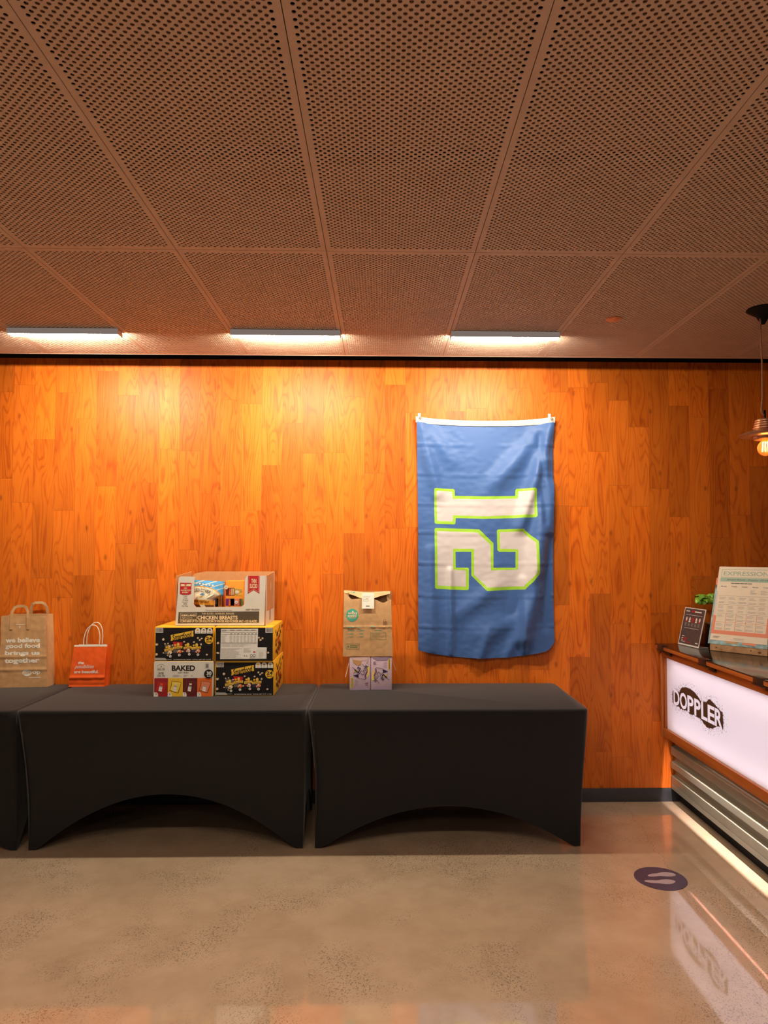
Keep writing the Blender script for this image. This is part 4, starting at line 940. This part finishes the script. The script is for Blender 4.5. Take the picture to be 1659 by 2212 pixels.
def addloop(poly):
    n0 = len(pts); out = []
    for i in range(len(poly)):
        a_, b_ = poly[i], poly[(i+1) % len(poly)]; L = math.hypot(b_[0]-a_[0], b_[1]-a_[1]); k = max(1, int(L/16))
        for j in range(k): out.append((a_[0]+(b_[0]-a_[0])*j/k, a_[1]+(b_[1]-a_[1])*j/k))
    pts.extend(out); edges.extend([(n0+i, n0+(i+1) % len(out)) for i in range(len(out))])
NX = 74
left = lambda t_: 118 + 14*min(1, t_*2) ; right = lambda t_: 1300 - 14*t_**0.7 + 8*max(0, t_-0.8)*5*t_
bnd = [(left(0)+(right(0)-left(0))*i/NX, top_y(i/NX)) for i in range(NX+1)]
bnd += [(right(i/110), top_y(1)+(bot_y(1)-top_y(1))*i/110) for i in range(1, 111)]
bnd += [(left(1)+(right(1)-left(1))*(1-i/NX), bot_y(1-i/NX)) for i in range(1, NX+1)]
bnd += [(left(1-i/110), top_y(0)+(bot_y(0)-top_y(0))*(1-i/110)) for i in range(1, 110)]
n0 = len(pts); pts.extend(bnd); edges.extend([(n0+i, n0+(i+1) % len(bnd)) for i in range(len(bnd))])
for P_ in (OUT1, IN1, OUT2, IN2): addloop(P_)
edge_pts = list(pts)
for j in range(1, 130):
    for i in range(1, 74):
        x = 120+1180*i/74+(8 if j % 2 else 0); y = 130+2060*j/130
        if inside((x, y), bnd) and all((x-p[0])**2+(y-p[1])**2 > 60 for p in edge_pts): pts.append((x, y))
r_ = delaunay_2d_cdt([Vector(p) for p in pts], edges, [], 0, 1e-4)
vv, ff = r_[0], r_[2]
keep = {M_FBLUE: [], M_FGREEN: [], M_FWHITE: []}
for t_ in ff:
    c = sum((vv[i] for i in t_), Vector((0, 0)))/len(t_); c = (c.x, c.y)
    if not inside(c, bnd): continue
    m = M_FWHITE if inside(c, IN1) or inside(c, IN2) else M_FGREEN if inside(c, OUT1) or inside(c, OUT2) else M_FBLUE
    keep[m].append(tuple(t_))
b = MB(); P3 = [(FX(v.x)-0.70, -fold(v.x, v.y), FZ(v.y)-0.95) for v in vv]
n0 = len(b.v); b.v += P3
for m, fs in keep.items():
    k = b.mat(m)
    for t_ in fs:
        A, B, C = (P3[i] for i in t_[:3])
        s_ = (B[0]-A[0])*(C[2]-A[2])-(B[2]-A[2])*(C[0]-A[0])
        b.f.append(t_ if s_ > 0 else t_[::-1]); b.mi.append(k)
b.build('cloth', fl, 180)
b = MB()
def tape(u, v): 
    yt = 90 + 33*math.sin(PI*u)**0.8; yb = top_y(u)+4
    px = 110+1198*u; py = yt+(yb-yt)*v
    return (FX(px)-0.70, -0.010-0.006*math.sin(PI*v)-fold(px, 140)*0.6, FZ(py)-0.95)
b.grid(lambda u, v: tape(u, 1-v), 40, 5, M_TAPE)
for vv_ in (0.28, 0.72): b.grid(lambda u, v: tuple(Vector(tape(u, vv_-0.03+0.06*(1-v))) + Vector((0, -0.0012, 0))), 40, 1, M_LGREY)
b.build('header_tape', fl, 60)
for px, py in ((148, 110), (1276, 112)):
    yy = -0.024-fold(px, 140)*0.6
    b = MB(); x0, z0 = FX(px)-0.70, FZ(py)-0.95; R1, R2 = 0.009, 0.0045
    b.grid(lambda u, v: (x0+(R1+(R2-R1)*v)*math.cos(2*PI*u), yy-0.003*math.sin(PI*v), z0-(R1+(R2-R1)*v)*math.sin(2*PI*u)), 20, 4, M_BRASS, True); b.build('grommet', fl)
for px, py, s_ in ((142, 92, 'left'), (1272, 92, 'right')):
    t = thing('wall_hook', 'small clear adhesive wall hook holding the %s end of the flag' % s_, 'hook', (FX(px), DW, FZ(py)), 0, 'hooks holding the flag')
    MB().box((-0.009, -0.004, -0.012), (0.009, 0.0, 0.030), M_CLEAR, 0.0015).build('base_plate', t)
    MB().tube([(0, -0.005, 0.006), (0, -0.016, -0.004), (0, -0.030, -0.012), (0, -0.036, -0.008), (0, -0.038, 0.002)], 0.0024, M_CLEAR, 8).build('hook_arm', t)

# ------------------------------------------------------------------ reception counter on the right
CY0, CY1 = 1.2, 4.688
ct = thing('reception_counter', 'reception counter with glowing white sign front, wood trim and black top', 'counter', (2.3, 3.0, 0), 0)
O = Vector((2.3, 3.0, 0))
def cbox(p0, p1, m, bev=0.0): return MB().box(tuple(Vector(p0)-O), tuple(Vector(p1)-O), m, bev)
b = MB(); b.box(tuple(Vector((1.832, CY0, 1.0405))-O), tuple(Vector((2.62, CY1, 1.047))-O), M_GLASSTOP, 0.0015); b.build('black_top', ct)
cbox((1.834, CY0, 1.017), (2.615, CY1, 1.040), M_WOOD, 0.0015).build('top_edge', ct)
cbox((1.875, CY0, 0.962), (1.935, CY1, 1.016), M_WOOD, 0.001).build('apron', ct)
cbox((1.866, CY1-0.018, 0.434), (1.885, CY1, 0.98), M_WOODZ, 0.001).build('end_stile', ct)
cbox((1.885, CY1-0.030, 0.492), (1.900, CY1-0.001, 0.965), M_WOODZ, 0.001).build('end_stile', ct)
r0 = cbox((1.878, CY0, 0.434), (1.899, CY1-0.005, 0.490), M_WOOD, 0.002).build('bottom_rail', ct)
# light box: opaque shell, LED lines inside, opal front
b = MB(); A0, A1 = tuple(Vector((1.905, CY0, 0.486))-O), tuple(Vector((1.985, CY1-0.006, 0.958))-O)
def wallbox(p0, p1, m): b.box(tuple(Vector(p0)-O), tuple(Vector(p1)-O), m)
wallbox((2.010, CY0, 0.486), (2.016, CY1-0.006, 0.958), M_BOXWHT); wallbox((1.8985, CY0, 0.486), (2.010, CY1-0.006, 0.491), M_BOXWHT)
wallbox((1.8985, CY0, 0.956), (2.010, CY1-0.006, 0.961), M_BOXWHT); wallbox((1.9016, CY1-0.012, 0.491), (2.010, CY1-0.006, 0.956), M_WOODZ); wallbox((1.903, CY0, 0.491), (2.010, CY0+0.006, 0.956), M_BOXWHT)
b.build('light_box', ct, 0)
for zz, s_ in ((0.495, 1), (0.952, -1)):
    q = MB(); x0_, x1_ = 1.958-O.x, 1.970-O.x; y0_, y1_ = CY0+.02-O.y, CY1-0.10-O.y
    q.add([(x0_, y0_, zz), (x1_, y0_, zz), (x1_, y1_, zz), (x0_, y1_, zz)], [(0, 1, 2, 3) if s_ > 0 else (3, 2, 1, 0)], M_LEDBOX); q.build('led_strip', ct, 0)
q = MB(); q.add([(2.0095-O.x, CY1-.06-O.y, .51), (2.0095-O.x, CY0+.02-O.y, .51), (2.0095-O.x, CY0+.02-O.y, .94), (2.0095-O.x, CY1-.06-O.y, .94)], [(0, 1, 2, 3)], M_LEDSHEET); q.build('led_sheet', ct, 0)
pnl = MB(); pnl.box(tuple(Vector((1.8990, CY0, 0.4915))-O), tuple(Vector((1.9015, CY1-0.008, 0.9555))-O), M_OPAL)
pnl = pnl.build('sign_panel', ct, 0)
# lettering and ink splatter on the panel
sg = MB(); f = Fr(sg, lambda u, v, l: (1.898-l-O.x, CY1-u-O.y, v)); f.step = 0.0003
M_SPL = ink('brown_splatter_ink', (0.085, 0.040, 0.022), 0.6); M_LET = M_OPAL
PX = lambda px: None
BLOB = [(0.119,0.748),(0.15,0.776),(0.223,0.769),(0.274,0.808),(0.317,0.816),(0.382,0.818),(0.434,0.81),(0.473,0.798),(0.511,0.786),(0.533,0.773),(0.597,0.785),(0.624,0.805),(0.645,0.809),(0.686,0.799),(0.715,0.786),(0.749,0.777),(0.790,0.766),(0.800,0.72),(0.795,0.672),(0.741,0.68),(0.696,0.662),(0.65,0.641),(0.598,0.637),(0.556,0.654),(0.524,0.666),(0.457,0.67),(0.377,0.664),(0.342,0.671),(0.3,0.67),(0.238,0.664),(0.207,0.673),(0.175,0.668),(0.122,0.678),(0.117,0.71)]
R = random.Random(5)
def pip(p, poly):
    c = False; j = len(poly)-1
    for i in range(len(poly)):
        if (poly[i][1] > p[1]) != (poly[j][1] > p[1]) and p[0] < (poly[j][0]-poly[i][0])*(p[1]-poly[i][1])/(poly[j][1]-poly[i][1])+poly[i][0]: c = not c
        j = i
    return c
rag = []
for i in range(len(BLOB)):
    a_, b_ = BLOB[i], BLOB[(i+1) % len(BLOB)]; n_ = max(2, int(math.hypot(b_[0]-a_[0], b_[1]-a_[1])/0.004))
    for k in range(n_): rag.append((a_[0]+(b_[0]-a_[0])*k/n_+R.uniform(-.0025, .0025), a_[1]+(b_[1]-a_[1])*k/n_+R.uniform(-.004, .004)))
lp, le, tris = list(rag), [(i, (i+1) % len(rag)) for i in range(len(rag))], []
for (x0, x1), c in zip(((.135, .226), (.232, .336), (.342, .427), (.437, .522), (.529, .608), (.612, .695), (.698, .788)), 'DOPPLER'):
    vs, fs, (a0, b0, a1, b1) = text_tris(c, 0.028)
    q_ = [(x0+(x-a0)/(a1-a0)*(x1-x0), 0.672+(y-b0)/(b1-b0)*0.102) for x, y in vs]; n0 = len(lp); lp += q_; cnt = {}
    for t_ in fs:
        tris.append([q_[k] for k in t_])
        for k in range(len(t_)):
            e_ = tuple(sorted((t_[k], t_[(k+1) % len(t_)]))); cnt[e_] = cnt.get(e_, 0)+1
    le += [(n0+e_[0], n0+e_[1]) for e_, k in cnt.items() if k == 1]
r_ = delaunay_2d_cdt([Vector(p) for p in lp], le, [], 0, 1e-6)
keep_ = []
for t_ in r_[2]:
    c = sum((r_[0][k] for k in t_), Vector((0, 0)))/len(t_)
    if pip(c, rag) and not any(pip(c, q_) for q_ in tris): keep_.append(tuple(t_))
fs = []
for t_ in keep_:
    A, B, C = (r_[0][k] for k in t_[:3]); fs.append(t_ if (B.x-A.x)*(C.y-A.y)-(B.y-A.y)*(C.x-A.x) > 0 else t_[::-1])
f.put([(v.x, v.y) for v in r_[0]], fs, M_SPL, 1)
for i in range(900):
    k = R.randrange(len(BLOB)); a_, b_ = BLOB[k], BLOB[(k+1) % len(BLOB)]; q_ = R.random(); L_ = math.hypot(b_[0]-a_[0], b_[1]-a_[1])
    if R.random() > L_/0.07: continue
    nx, ny = -(b_[1]-a_[1])/L_, (b_[0]-a_[0])/L_; g_ = abs(R.gauss(0.004, 0.020))
    u, v = a_[0]+(b_[0]-a_[0])*q_+nx*g_, a_[1]+(b_[1]-a_[1])*q_+ny*g_; z = R.uniform(.0014, .0042); an = R.uniform(0, PI)
    if pip((u, v), BLOB): continue
    f.poly([(u+z*math.cos(an), v+z*math.sin(an)), (u+z*.5*math.cos(an+1.9), v+z*.5*math.sin(an+1.9)), (u-z*math.cos(an), v-z*math.sin(an)), (u+z*.5*math.cos(an-1.5), v+z*.5*math.sin(an-1.5))], M_SPL, 1)
sg.build('sign_lettering', pnl, 0)
# floor-washing LED in the slot behind the rail
cbox((1.9110, CY0, 0.4315), (1.9140, CY1-0.02, 0.4845), M_ALU).build('led_channel', ct)
cbox((1.8995, 4.385, 0.434), (1.9108, 4.390, 0.4845), M_DARK).build('channel_end_cap', ct)
q = MB(); x0_, x1_ = 1.9012-O.x, 1.9042-O.x
q.add([(x0_, CY0-O.y, 0.484), (x1_, CY0-O.y, 0.484), (x1_, 4.38-O.y, 0.484), (x0_, 4.38-O.y, 0.484)], [(3, 2, 1, 0)], M_LEDSTRIP); q.build('led_strip', ct, 0)
# ribbed metal cladding
prof = [(1.958, 0.484), (1.958, 0.372), (1.952, 0.367), (1.934, 0.365), (1.932, 0.362), (1.932, 0.314), (1.935, 0.311), (1.957, 0.306), (1.958, 0.302), (1.958, 0.274), (1.955, 0.270), (1.934, 0.268), (1.932, 0.265), (1.932, 0.226), (1.935, 0.222), (1.957, 0.217), (1.958, 0.213), (1.958, 0.180), (1.955, 0.176), (1.934, 0.174), (1.932, 0.171), (1.932, 0.120), (1.934, 0.118), (1.932, 0.116), (1.931, 0.088), (1.975, 0.086)]
b = MB()
b.add([(x-O.x, y-O.y, z) for y in (CY1, CY0) for x, z in prof], [(i, i+1, len(prof)+i+1, len(prof)+i) for i in range(len(prof)-1)], M_METAL)
b.build('ribbed_cladding', ct, 25)
cbox((1.990, CY0, 0.0), (2.55, CY1, 0.088), M_DARK).build('toe_kick', ct)
cbox((2.018, CY0, 0.089), (2.58, CY1, 1.0165), M_PLASTER).build('body', ct)
def clip(y, label):
    t = thing('counter_clip', label, 'clip', (1.834, y, 1.0475), 0, 'bronze clips on the counter edge')
    b = MB(); b.box((-0.004, -0.045, -0.036), (-0.0005, 0.045, 0.001), M_CLIP, 0.001); b.box((-0.004, -0.045, 0.0002), (0.03, 0.045, 0.002), M_CLIP, 0.0006); b.box((-0.007, -0.047, -0.040), (0.03, 0.050, -0.034), M_CLIP, 0.001); b.build('bracket', t)
    MB().box((0.026, -0.085, -0.062), (0.0405, -0.012, -0.0405), M_CLIP, 0.002).build('thumb_screw_block', t)
    return t
clip(4.594, 'dark bronze edge clip at the wall end of the counter')
clip(3.994, 'dark bronze edge clip below the black flyer, second from the wall')
clip(3.400, 'dark bronze edge clip at right picture edge, third from the wall')

# ------------------------------------------------------------------ things on the counter
ZL = 1.0478
def plane_thing(name, label, cat, bl, br, lean, h):
    bl = Vector((*bl, ZL)); br = Vector((*br, ZL)); U_ = (br-bl); W_ = U_.length; U_.normalize()
    n = U_.cross(Vector((0, 0, 1))); V_ = (Vector((0, 0, 1))*math.cos(lean) - n*math.sin(lean)); N_ = U_.cross(V_)
    t = thing(name, label, cat, bl)
    return t, W_, U_, V_, N_
def slab(mb, U_, V_, N_, x0, y0, x1, y1, t0, t1, m):
    P = lambda x, y, z: tuple(U_*x+V_*y+N_*z)
    mb.add([P(x0, y0, t0), P(x1, y0, t0), P(x1, y1, t0), P(x0, y1, t0), P(x0, y0, t1), P(x1, y0, t1), P(x1, y1, t1), P(x0, y1, t1)], [(0, 3, 2, 1), (4, 5, 6, 7), (0, 1, 5, 4), (1, 2, 6, 5), (2, 3, 7, 6), (3, 0, 4, 7)], m)
t, W_, U_, V_, N_ = plane_thing('sign_holder', 'small black award flyer in a clear slanted stand at the counter wall end', 'sign', (1.975, 4.655), (2.010, 4.430), math.radians(13.5), 0.25)
H_ = 0.250
b = MB(); slab(b, U_, V_, N_, 0, 0.002, W_, H_, -0.004, 0.0, M_ACRYL); slab(b, U_, Vector((0, 0, 1)), U_.cross(Vector((0, 0, 1))), 0, 0.0, W_, 0.003, -0.07, 0.0, M_ACRYL); b.build('acrylic_stand', t, 0)
b = MB(); f = Fr(b, lambda u, v, l: tuple(U_*u+V_*v+N_*(0.0006+l))); f.rect(0.006, 0.010, W_-0.006, H_-0.005, M_FLYER, 0)
X = lambda u: 0.006+u*(W_-0.012); Y = lambda v: 0.010+v*(H_-0.015)
f.micro(X(.08), Y(.905), X(.345), Y(.94), 1, M_WHITE, 1, .8, 3); f.rect(X(.36), Y(.90), X(.50), Y(.945), M_RED, 1); f.micro(X(.52), Y(.90), X(.95), Y(.94), 1, M_WHITE, 1, .8, 11)
f.rect(X(.10), Y(.815), X(.92), Y(.825), M_LGREY, 1)
for i in range(5):
    x = .12+i*.165
    f.circ(X(x+.05), Y(.70), .009, M_PINK if i != 2 else M_RED, 1, 10, .014); f.rect(X(x), Y(.62), X(x+.1), Y(.645), M_WHITE if i % 2 else M_RED, 1); f.micro(X(x), Y(.50), X(x+.11), Y(.60), 4, M_GREY, 1, .4, i)
f.rect(X(.12), Y(.445), X(.86), Y(.455), M_LGREY, 1)
f.micro(X(.1), Y(.20), X(.28), Y(.225), 1, M_WHITE, 1, .7, 7); f.rect(X(.1), Y(.15), X(.18), Y(.168), M_WHITE, 1); f.rect(X(.19), Y(.145), X(.38), Y(.168), M_RED, 1); f.rect(X(.1), Y(.10), X(.18), Y(.118), M_WHITE, 1); f.rect(X(.19), Y(.095), X(.36), Y(.115), M_RED, 1); f.rect(X(.1), Y(.055), X(.3), Y(.068), M_WHITE, 1); f.rect(X(.31), Y(.05), X(.62), Y(.064), M_RED, 1); f.rect(X(.82), Y(.06), X(.95), Y(.08), M_WHITE, 1)
f.poly([(X(.40), Y(.28)), (X(.56), Y(.28)), (X(.56), Y(.42)), (X(.40), Y(.42))], M_LGREY, 1) if False else None
b.build('flyer_sheet', t, 0)

t, W_, U_, V_, N_ = plane_thing('wood_base', 'rustic pine block base under the large events poster', 'wood block', (2.052, 4.362), (2.262, 4.090), 0.0, 0.05)
b = MB(); slab(b, U_, V_, N_, 0, 0.0, W_, 0.036, -0.02, 0.0, M_BLOCK); slab(b, U_, V_, N_, 0, 0.0, W_, 0.036, -0.09, -0.045, M_BLOCK); slab(b, U_, V_, N_, 0, 0.0, W_, 0.016, -0.045, -0.02, M_BLOCK)
for x, y, r1 in ((.04, .02, .006), (.25, .022, .006), (.30, .016, .011), (.15, .028, .004)):
    f = Fr(b, lambda u, v, l: tuple(U_*u+V_*v+N_*l)); f.circ(x, y, r1, M_BROWN, 1, 12, r1*.6)
b.build('block', t, 0)
t, W_, U_, V_, N_ = plane_thing('event_poster', 'large monthly events calendar poster in a clear holder on the pine block', 'poster', (2.0560, 4.3780), (2.2660, 4.1060), math.radians(17.5), 0.47)
t.location.z = ZL+0.0375
H_ = 0.503; W_ = 0.345; Y0 = 0.026
b = MB(); slab(b, U_, V_, N_, -0.004, 0.012, W_+0.003, H_, -0.0055, -0.0035, M_ACRYL); b.build('acrylic_holder', t, 0)
b = MB(); slab(b, U_, V_, N_, -0.012, 0.001, W_+0.004, H_-0.075, -0.0034, -0.0024, M_BLUEPIC); f = Fr(b, lambda u, v, l: tuple(U_*u+V_*v+N_*(-0.0023+l))); f.rect(-.012, H_-.12, 0.02, H_-.076, M_CORAL, 1); f.rect(-.012, H_-.14, .02, H_-.12, M_DGREY, 1); f.rect(.10, .014, .17, .036, M_KRAFT, 1); f.rect(.2, .014, .28, .03, M_CORAL, 1); b.build('rear_sheet', t, 0)
b = MB(); slab(b, U_, V_, N_, 0, Y0, W_, H_, -0.0012, 0.0, M_POSTER)
f = Fr(b, lambda u, v, l: tuple(U_*u+V_*v+N_*(0.0001+l))); X = lambda u: u*W_; Y = lambda v: Y0+v*(H_-Y0)
f.frame(X(.05), Y(.85), X(.97), Y(.965), 0.003, M_MINT, 1); f.text('EXPRESSIONS', X(.09), Y(.878), X(.97), Y(.935), M_MINT, 2, .012); f.rect(X(.045), Y(.795), X(.97), Y(.845), M_MINT, 1); f.text('January Events - Doppler (SEA40)', X(.16), Y(.805), X(.93), Y(.835), M_DGREY, 2, .01, .2)
f.text('Find your fit with us this season', X(.25), Y(.765), X(.74), Y(.780), M_BROWN, 2, .01, .2) if False else f.micro(X(.25), Y(.765), X(.80), Y(.780), 1, M_DGREY, 2, .7, 4)
f.rect(X(0), Y(.085), X(1), Y(.135), M_CORAL, 1); f.rect(X(0), Y(.135), X(.055), Y(.33), M_CORAL, 1); f.rect(X(.955), Y(.135), X(1), Y(.33), M_CORAL, 1); f.rect(X(0), Y(.33), X(.04), Y(.42), M_PINK, 1); f.rect(X(0), Y(.42), X(.03), Y(.66), M_LGREY, 1)
for i, s_ in enumerate(('Monday', 'Tuesday', 'Wednesday', 'Thursday', 'Friday')): f.text(s_, X(.075+i*.187), Y(.718), X(.18+i*.187), Y(.735), M_DGREY, 2, .02)
for r_i, y in enumerate((.60, .48, .36, .245)):
    f.rect(X(.055), Y(y), X(.955), Y(y)+.0014, M_GREY if r_i < 3 else M_CORAL, 2)
for i in range(1, 5):
    f.rect(X(.055+i*.18)-.0008, Y(.36), X(.055+i*.18), Y(.60), M_LGREY, 2); f.rect(X(.055+i*.18)-.001, Y(.135), X(.055+i*.18)+.001, Y(.36), M_CORAL, 2)
for r_i in range(4):
    for i in range(5):
        x0 = .07+i*.18; y0 = .585-r_i*.118
        f.micro(X(x0), Y(y0-.038), X(x0+.13), Y(y0), 3, M_GREY, 2, .32, r_i*7+i)
        if (r_i, i) != (2, 0): f.micro(X(x0), Y(y0-.088), X(x0+.15), Y(y0-.058), 2, M_GREY, 2, .35, r_i*9+i+3)
for i in (3, 4): f.micro(X(.07+i*.18), Y(.63), X(.19+i*.18), Y(.69), 4, M_GREY, 2, .3, i)
f.text('GREY', X(.05), Y(.03), X(.17), Y(.055), M_DGREY, 2, .01, .2); f.micro(X(.42), Y(.03), X(.62), Y(.05), 2, M_GREY, 2, .4, 2); f.micro(X(.35), Y(.01), X(.75), Y(.03), 2, M_LGREY, 2, .3, 3)
b.build('poster_sheet', t, 0)

# black mesh organiser with the plant pot behind it
t = thing('mesh_organizer', 'dark wire mesh organiser box between flyer and events poster', 'organizer', (2.150, 4.485, ZL))
b = MB(); w2, d2, h2 = 0.090, 0.10, 0.150
def mesh_side(p0, p1):
    p0 = Vector(p0); p1 = Vector(p1); n_ = 11
    for i in range(n_+1):
        q = p0.lerp(p1, i/n_); b.tube([q, q+Vector((0, 0, h2))], 0.0013, M_MESH, 4)
    for i in range(14): b.tube([p0+Vector((0, 0, h2*i/13)), p1+Vector((0, 0, h2*i/13))], 0.0011, M_MESH, 4)
cs = [(-w2/2, -d2/2, 0.002), (w2/2, -d2/2, 0.002), (w2/2, d2/2, 0.002), (-w2/2, d2/2, 0.002)]
for i in range(4): mesh_side(cs[i], cs[(i+1) % 4])
b.box((-w2/2, -d2/2, 0.0), (w2/2, d2/2, 0.002), M_MESH); b.build('mesh_body', t, 0)
rm = MB(); 
for i in range(4): rm.tube([Vector(cs[i])+Vector((0, 0, h2)), Vector(cs[(i+1) % 4])+Vector((0, 0, h2))], 0.003, M_ALU, 6)
rm.build('rim', t)
for k_ in range(2):
    nb = thing('notebook', ('dark notebook', 'brown notebook')[k_] + (' standing at the front of the mesh organiser', ' standing at the back of the mesh organiser')[k_], 'notebook', (2.150-0.02+0.04*k_, 4.485, ZL+0.0025))
    MB().box((-0.012, -0.042, 0), (0.012, 0.042, 0.135), (M_DGREY, M_BROWN)[k_], 0.001).build('cover', nb); MB().box((-0.010, -0.0435, 0.002), (0.010, -0.0422, 0.133), M_LGREY).build('pages', nb)
t = thing('potted_plant', 'leafy green plant in terracotta pot behind the events poster', 'plant', (2.262, 4.612, ZL))
MB().lathe([(0.0, 0.001), (0.048, 0.001), (0.052, 0.01), (0.062, 0.20), (0.067, 0.205), (0.067, 0.228), (0.060, 0.228), (0.057, 0.20), (0.0, 0.198)], (0, 0, 0), M_POT, 28).build('pot', t)
MB().lathe([(0.058, 0.208), (0.03, 0.214), (0.0, 0.215)], (0, 0, 0), M_SOIL, 20).build('soil', t)
R = random.Random(12)
for i in range(26):
    left_ = i < 17
    tip = Vector((R.uniform(-0.215, 0.0), R.uniform(-0.05, 0.04), R.uniform(0.275, 0.335))) if left_ else Vector((R.uniform(0.0, 0.11), R.uniform(-0.07, 0.05), R.uniform(0.25, 0.33)))
    if left_: tip.z = min(tip.z, 0.340 + tip.x*0.16)
    base = Vector((0.012*R.uniform(-1, 1), 0.012*R.uniform(-1, 1), 0.212)); mid = base.lerp(tip, .5) + Vector((0, 0, .03))
    b = MB(); b.tube([base, base.lerp(mid, .5)+Vector((0, 0, .01)), mid, mid.lerp(tip, .6)+Vector((0, 0, .008)), tip], 0.0016, M_LEAF, 5)
    ll = R.uniform(0.055, 0.080); wd = ll*R.uniform(0.62, 0.80)
    fw = Vector((tip.x*2.2 + R.uniform(-.5, .5), R.uniform(-.8, .1), R.uniform(-.45, .25))).normalized()
    sd = fw.cross(Vector((R.uniform(-.4, .4), -0.6, 0.8))).normalized(); nn = sd.cross(fw)
    def leaf(u, v):
        s_ = wd*math.sin(PI*min(1, v*0.93+0.05))**0.7*(2*u-1)*.5
        return tuple(tip + fw*ll*(v-.15) + sd*s_ + nn*(0.014*math.sin(PI*v) - 0.010*abs(2*u-1)**1.5 + .004*math.sin(v*14+i)*abs(2*u-1)))
    b.grid(leaf, 8, 12, M_LEAF); b.build('leaf', t, 60)
t = thing('card_holder', 'cream card in a stand at the right picture edge on the counter', 'sign', (2.345, 4.06, ZL))
MB().box((-0.02, -0.09, 0.0), (0.0, 0.09, 0.012), M_DARK, 0.001).build('base', t); MB().box((-0.012, -0.085, 0.012), (-0.010, 0.085, 0.16), M_POSTER).build('card', t)

# ------------------------------------------------------------------ pendant lamp
LX_, LY_ = 1.921, 3.454
t = thing('pendant_lamp', 'copper pendant lamp with bare glowing bulb on a braided cord', 'pendant lamp', (LX_, LY_, ZC))
MB().lathe([(0.0, 0.0), (0.075, -0.001), (0.077, -0.006), (0.06, -0.018), (0.032, -0.038), (0.016, -0.066), (0.010, -0.078), (0.0, -0.080)], (0, 0, 0), M_DARK, 32).build('canopy', t)
MB().tube([(-0.012, -0.004, -0.03), (-0.018, -0.008, -0.052), (-0.015, -0.004, -0.09), (-0.012, 0, -0.16), (-0.009, 0, -0.26), (-0.009, 0, -0.36), (-0.010, 0, -0.455), (-0.015, 0, -0.49), (-0.017, 0, -0.515), (-0.012, 0, -0.532), (-0.004, 0, -0.54)], 0.0042, M_CORD, 8).build('cord', t)
MB().tube([(0, 0, -0.515), (0, 0, -0.572)], 0.0055, M_DARK, 10).build('stem', t)
prof = [(0.0, -0.560), (0.040, -0.561)]
for i in range(4): prof += [(0.046+0.003*i, -0.567-0.012*i), (0.046+0.003*i, -0.572-0.012*i), (0.042+0.003*i, -0.576-0.012*i)]
prof += [(0.056, -0.615), (0.085, -0.624), (0.122, -0.640), (0.125, -0.643), (0.120, -0.646), (0.085, -0.648), (0.058, -0.650), (0.056, -0.660), (0.050, -0.664), (0.034, -0.662), (0.030, -0.640)]
MB().lathe(prof, (0, 0, 0), M_GAL, 40).build('shade', t)
bp = [(0.014, -0.655), (0.018, -0.668), (0.034, -0.688), (0.038, -0.705), (0.034, -0.724), (0.022, -0.738), (0.008, -0.745), (0.0, -0.746)]
MB().lathe(bp, (0, 0, 0), M_BULB, 28).build('bulb', t)
q = MB()
for i in range(6):
    a_ = 2*PI*i/6; q.tube([(0.012*math.cos(a_), 0.012*math.sin(a_), -0.676), (0.015*math.cos(a_), 0.015*math.sin(a_), -0.722)], 0.0022, M_FIL, 6)
q.build('filament', t)

# ------------------------------------------------------------------ floor sticker
t = thing('floor_sticker', 'round navy floor sticker with two pale footprints on the concrete', 'sticker', (1.421, 3.601, 0.0))
MB().lathe([(0.0, 0.0016), (0.128, 0.0016), (0.1285, 0.0002)], (0, 0, 0), M_STKR, 64).build('disc', t)
def foot(cx, cy, L, an, side):
    pts_ = []
    for i in range(36):
        a_ = 2*PI*i/36; c_, s_ = math.cos(a_), math.sin(a_)
        x = c_*L/2; wd = 0.020 + 0.010*smooth01((c_+0.4)/1.1) - 0.006*math.exp(-((c_+0.15)/0.28)**2)
        y = s_*wd + side*0.007*math.sin((c_+1)*1.6)
        pts_.append((cx + x*math.cos(an)-y*math.sin(an), cy + x*math.sin(an)+y*math.cos(an)))
    b = MB(); f = Fr(b, lambda u, v, l: (u, v, 0.0020)); f.poly(pts_, M_FOOT, 0); b.build('footprint', t, 0)
foot(0.020, 0.034, 0.150, 0.10, 1); foot(-0.016, -0.032, 0.155, -0.03, -1)
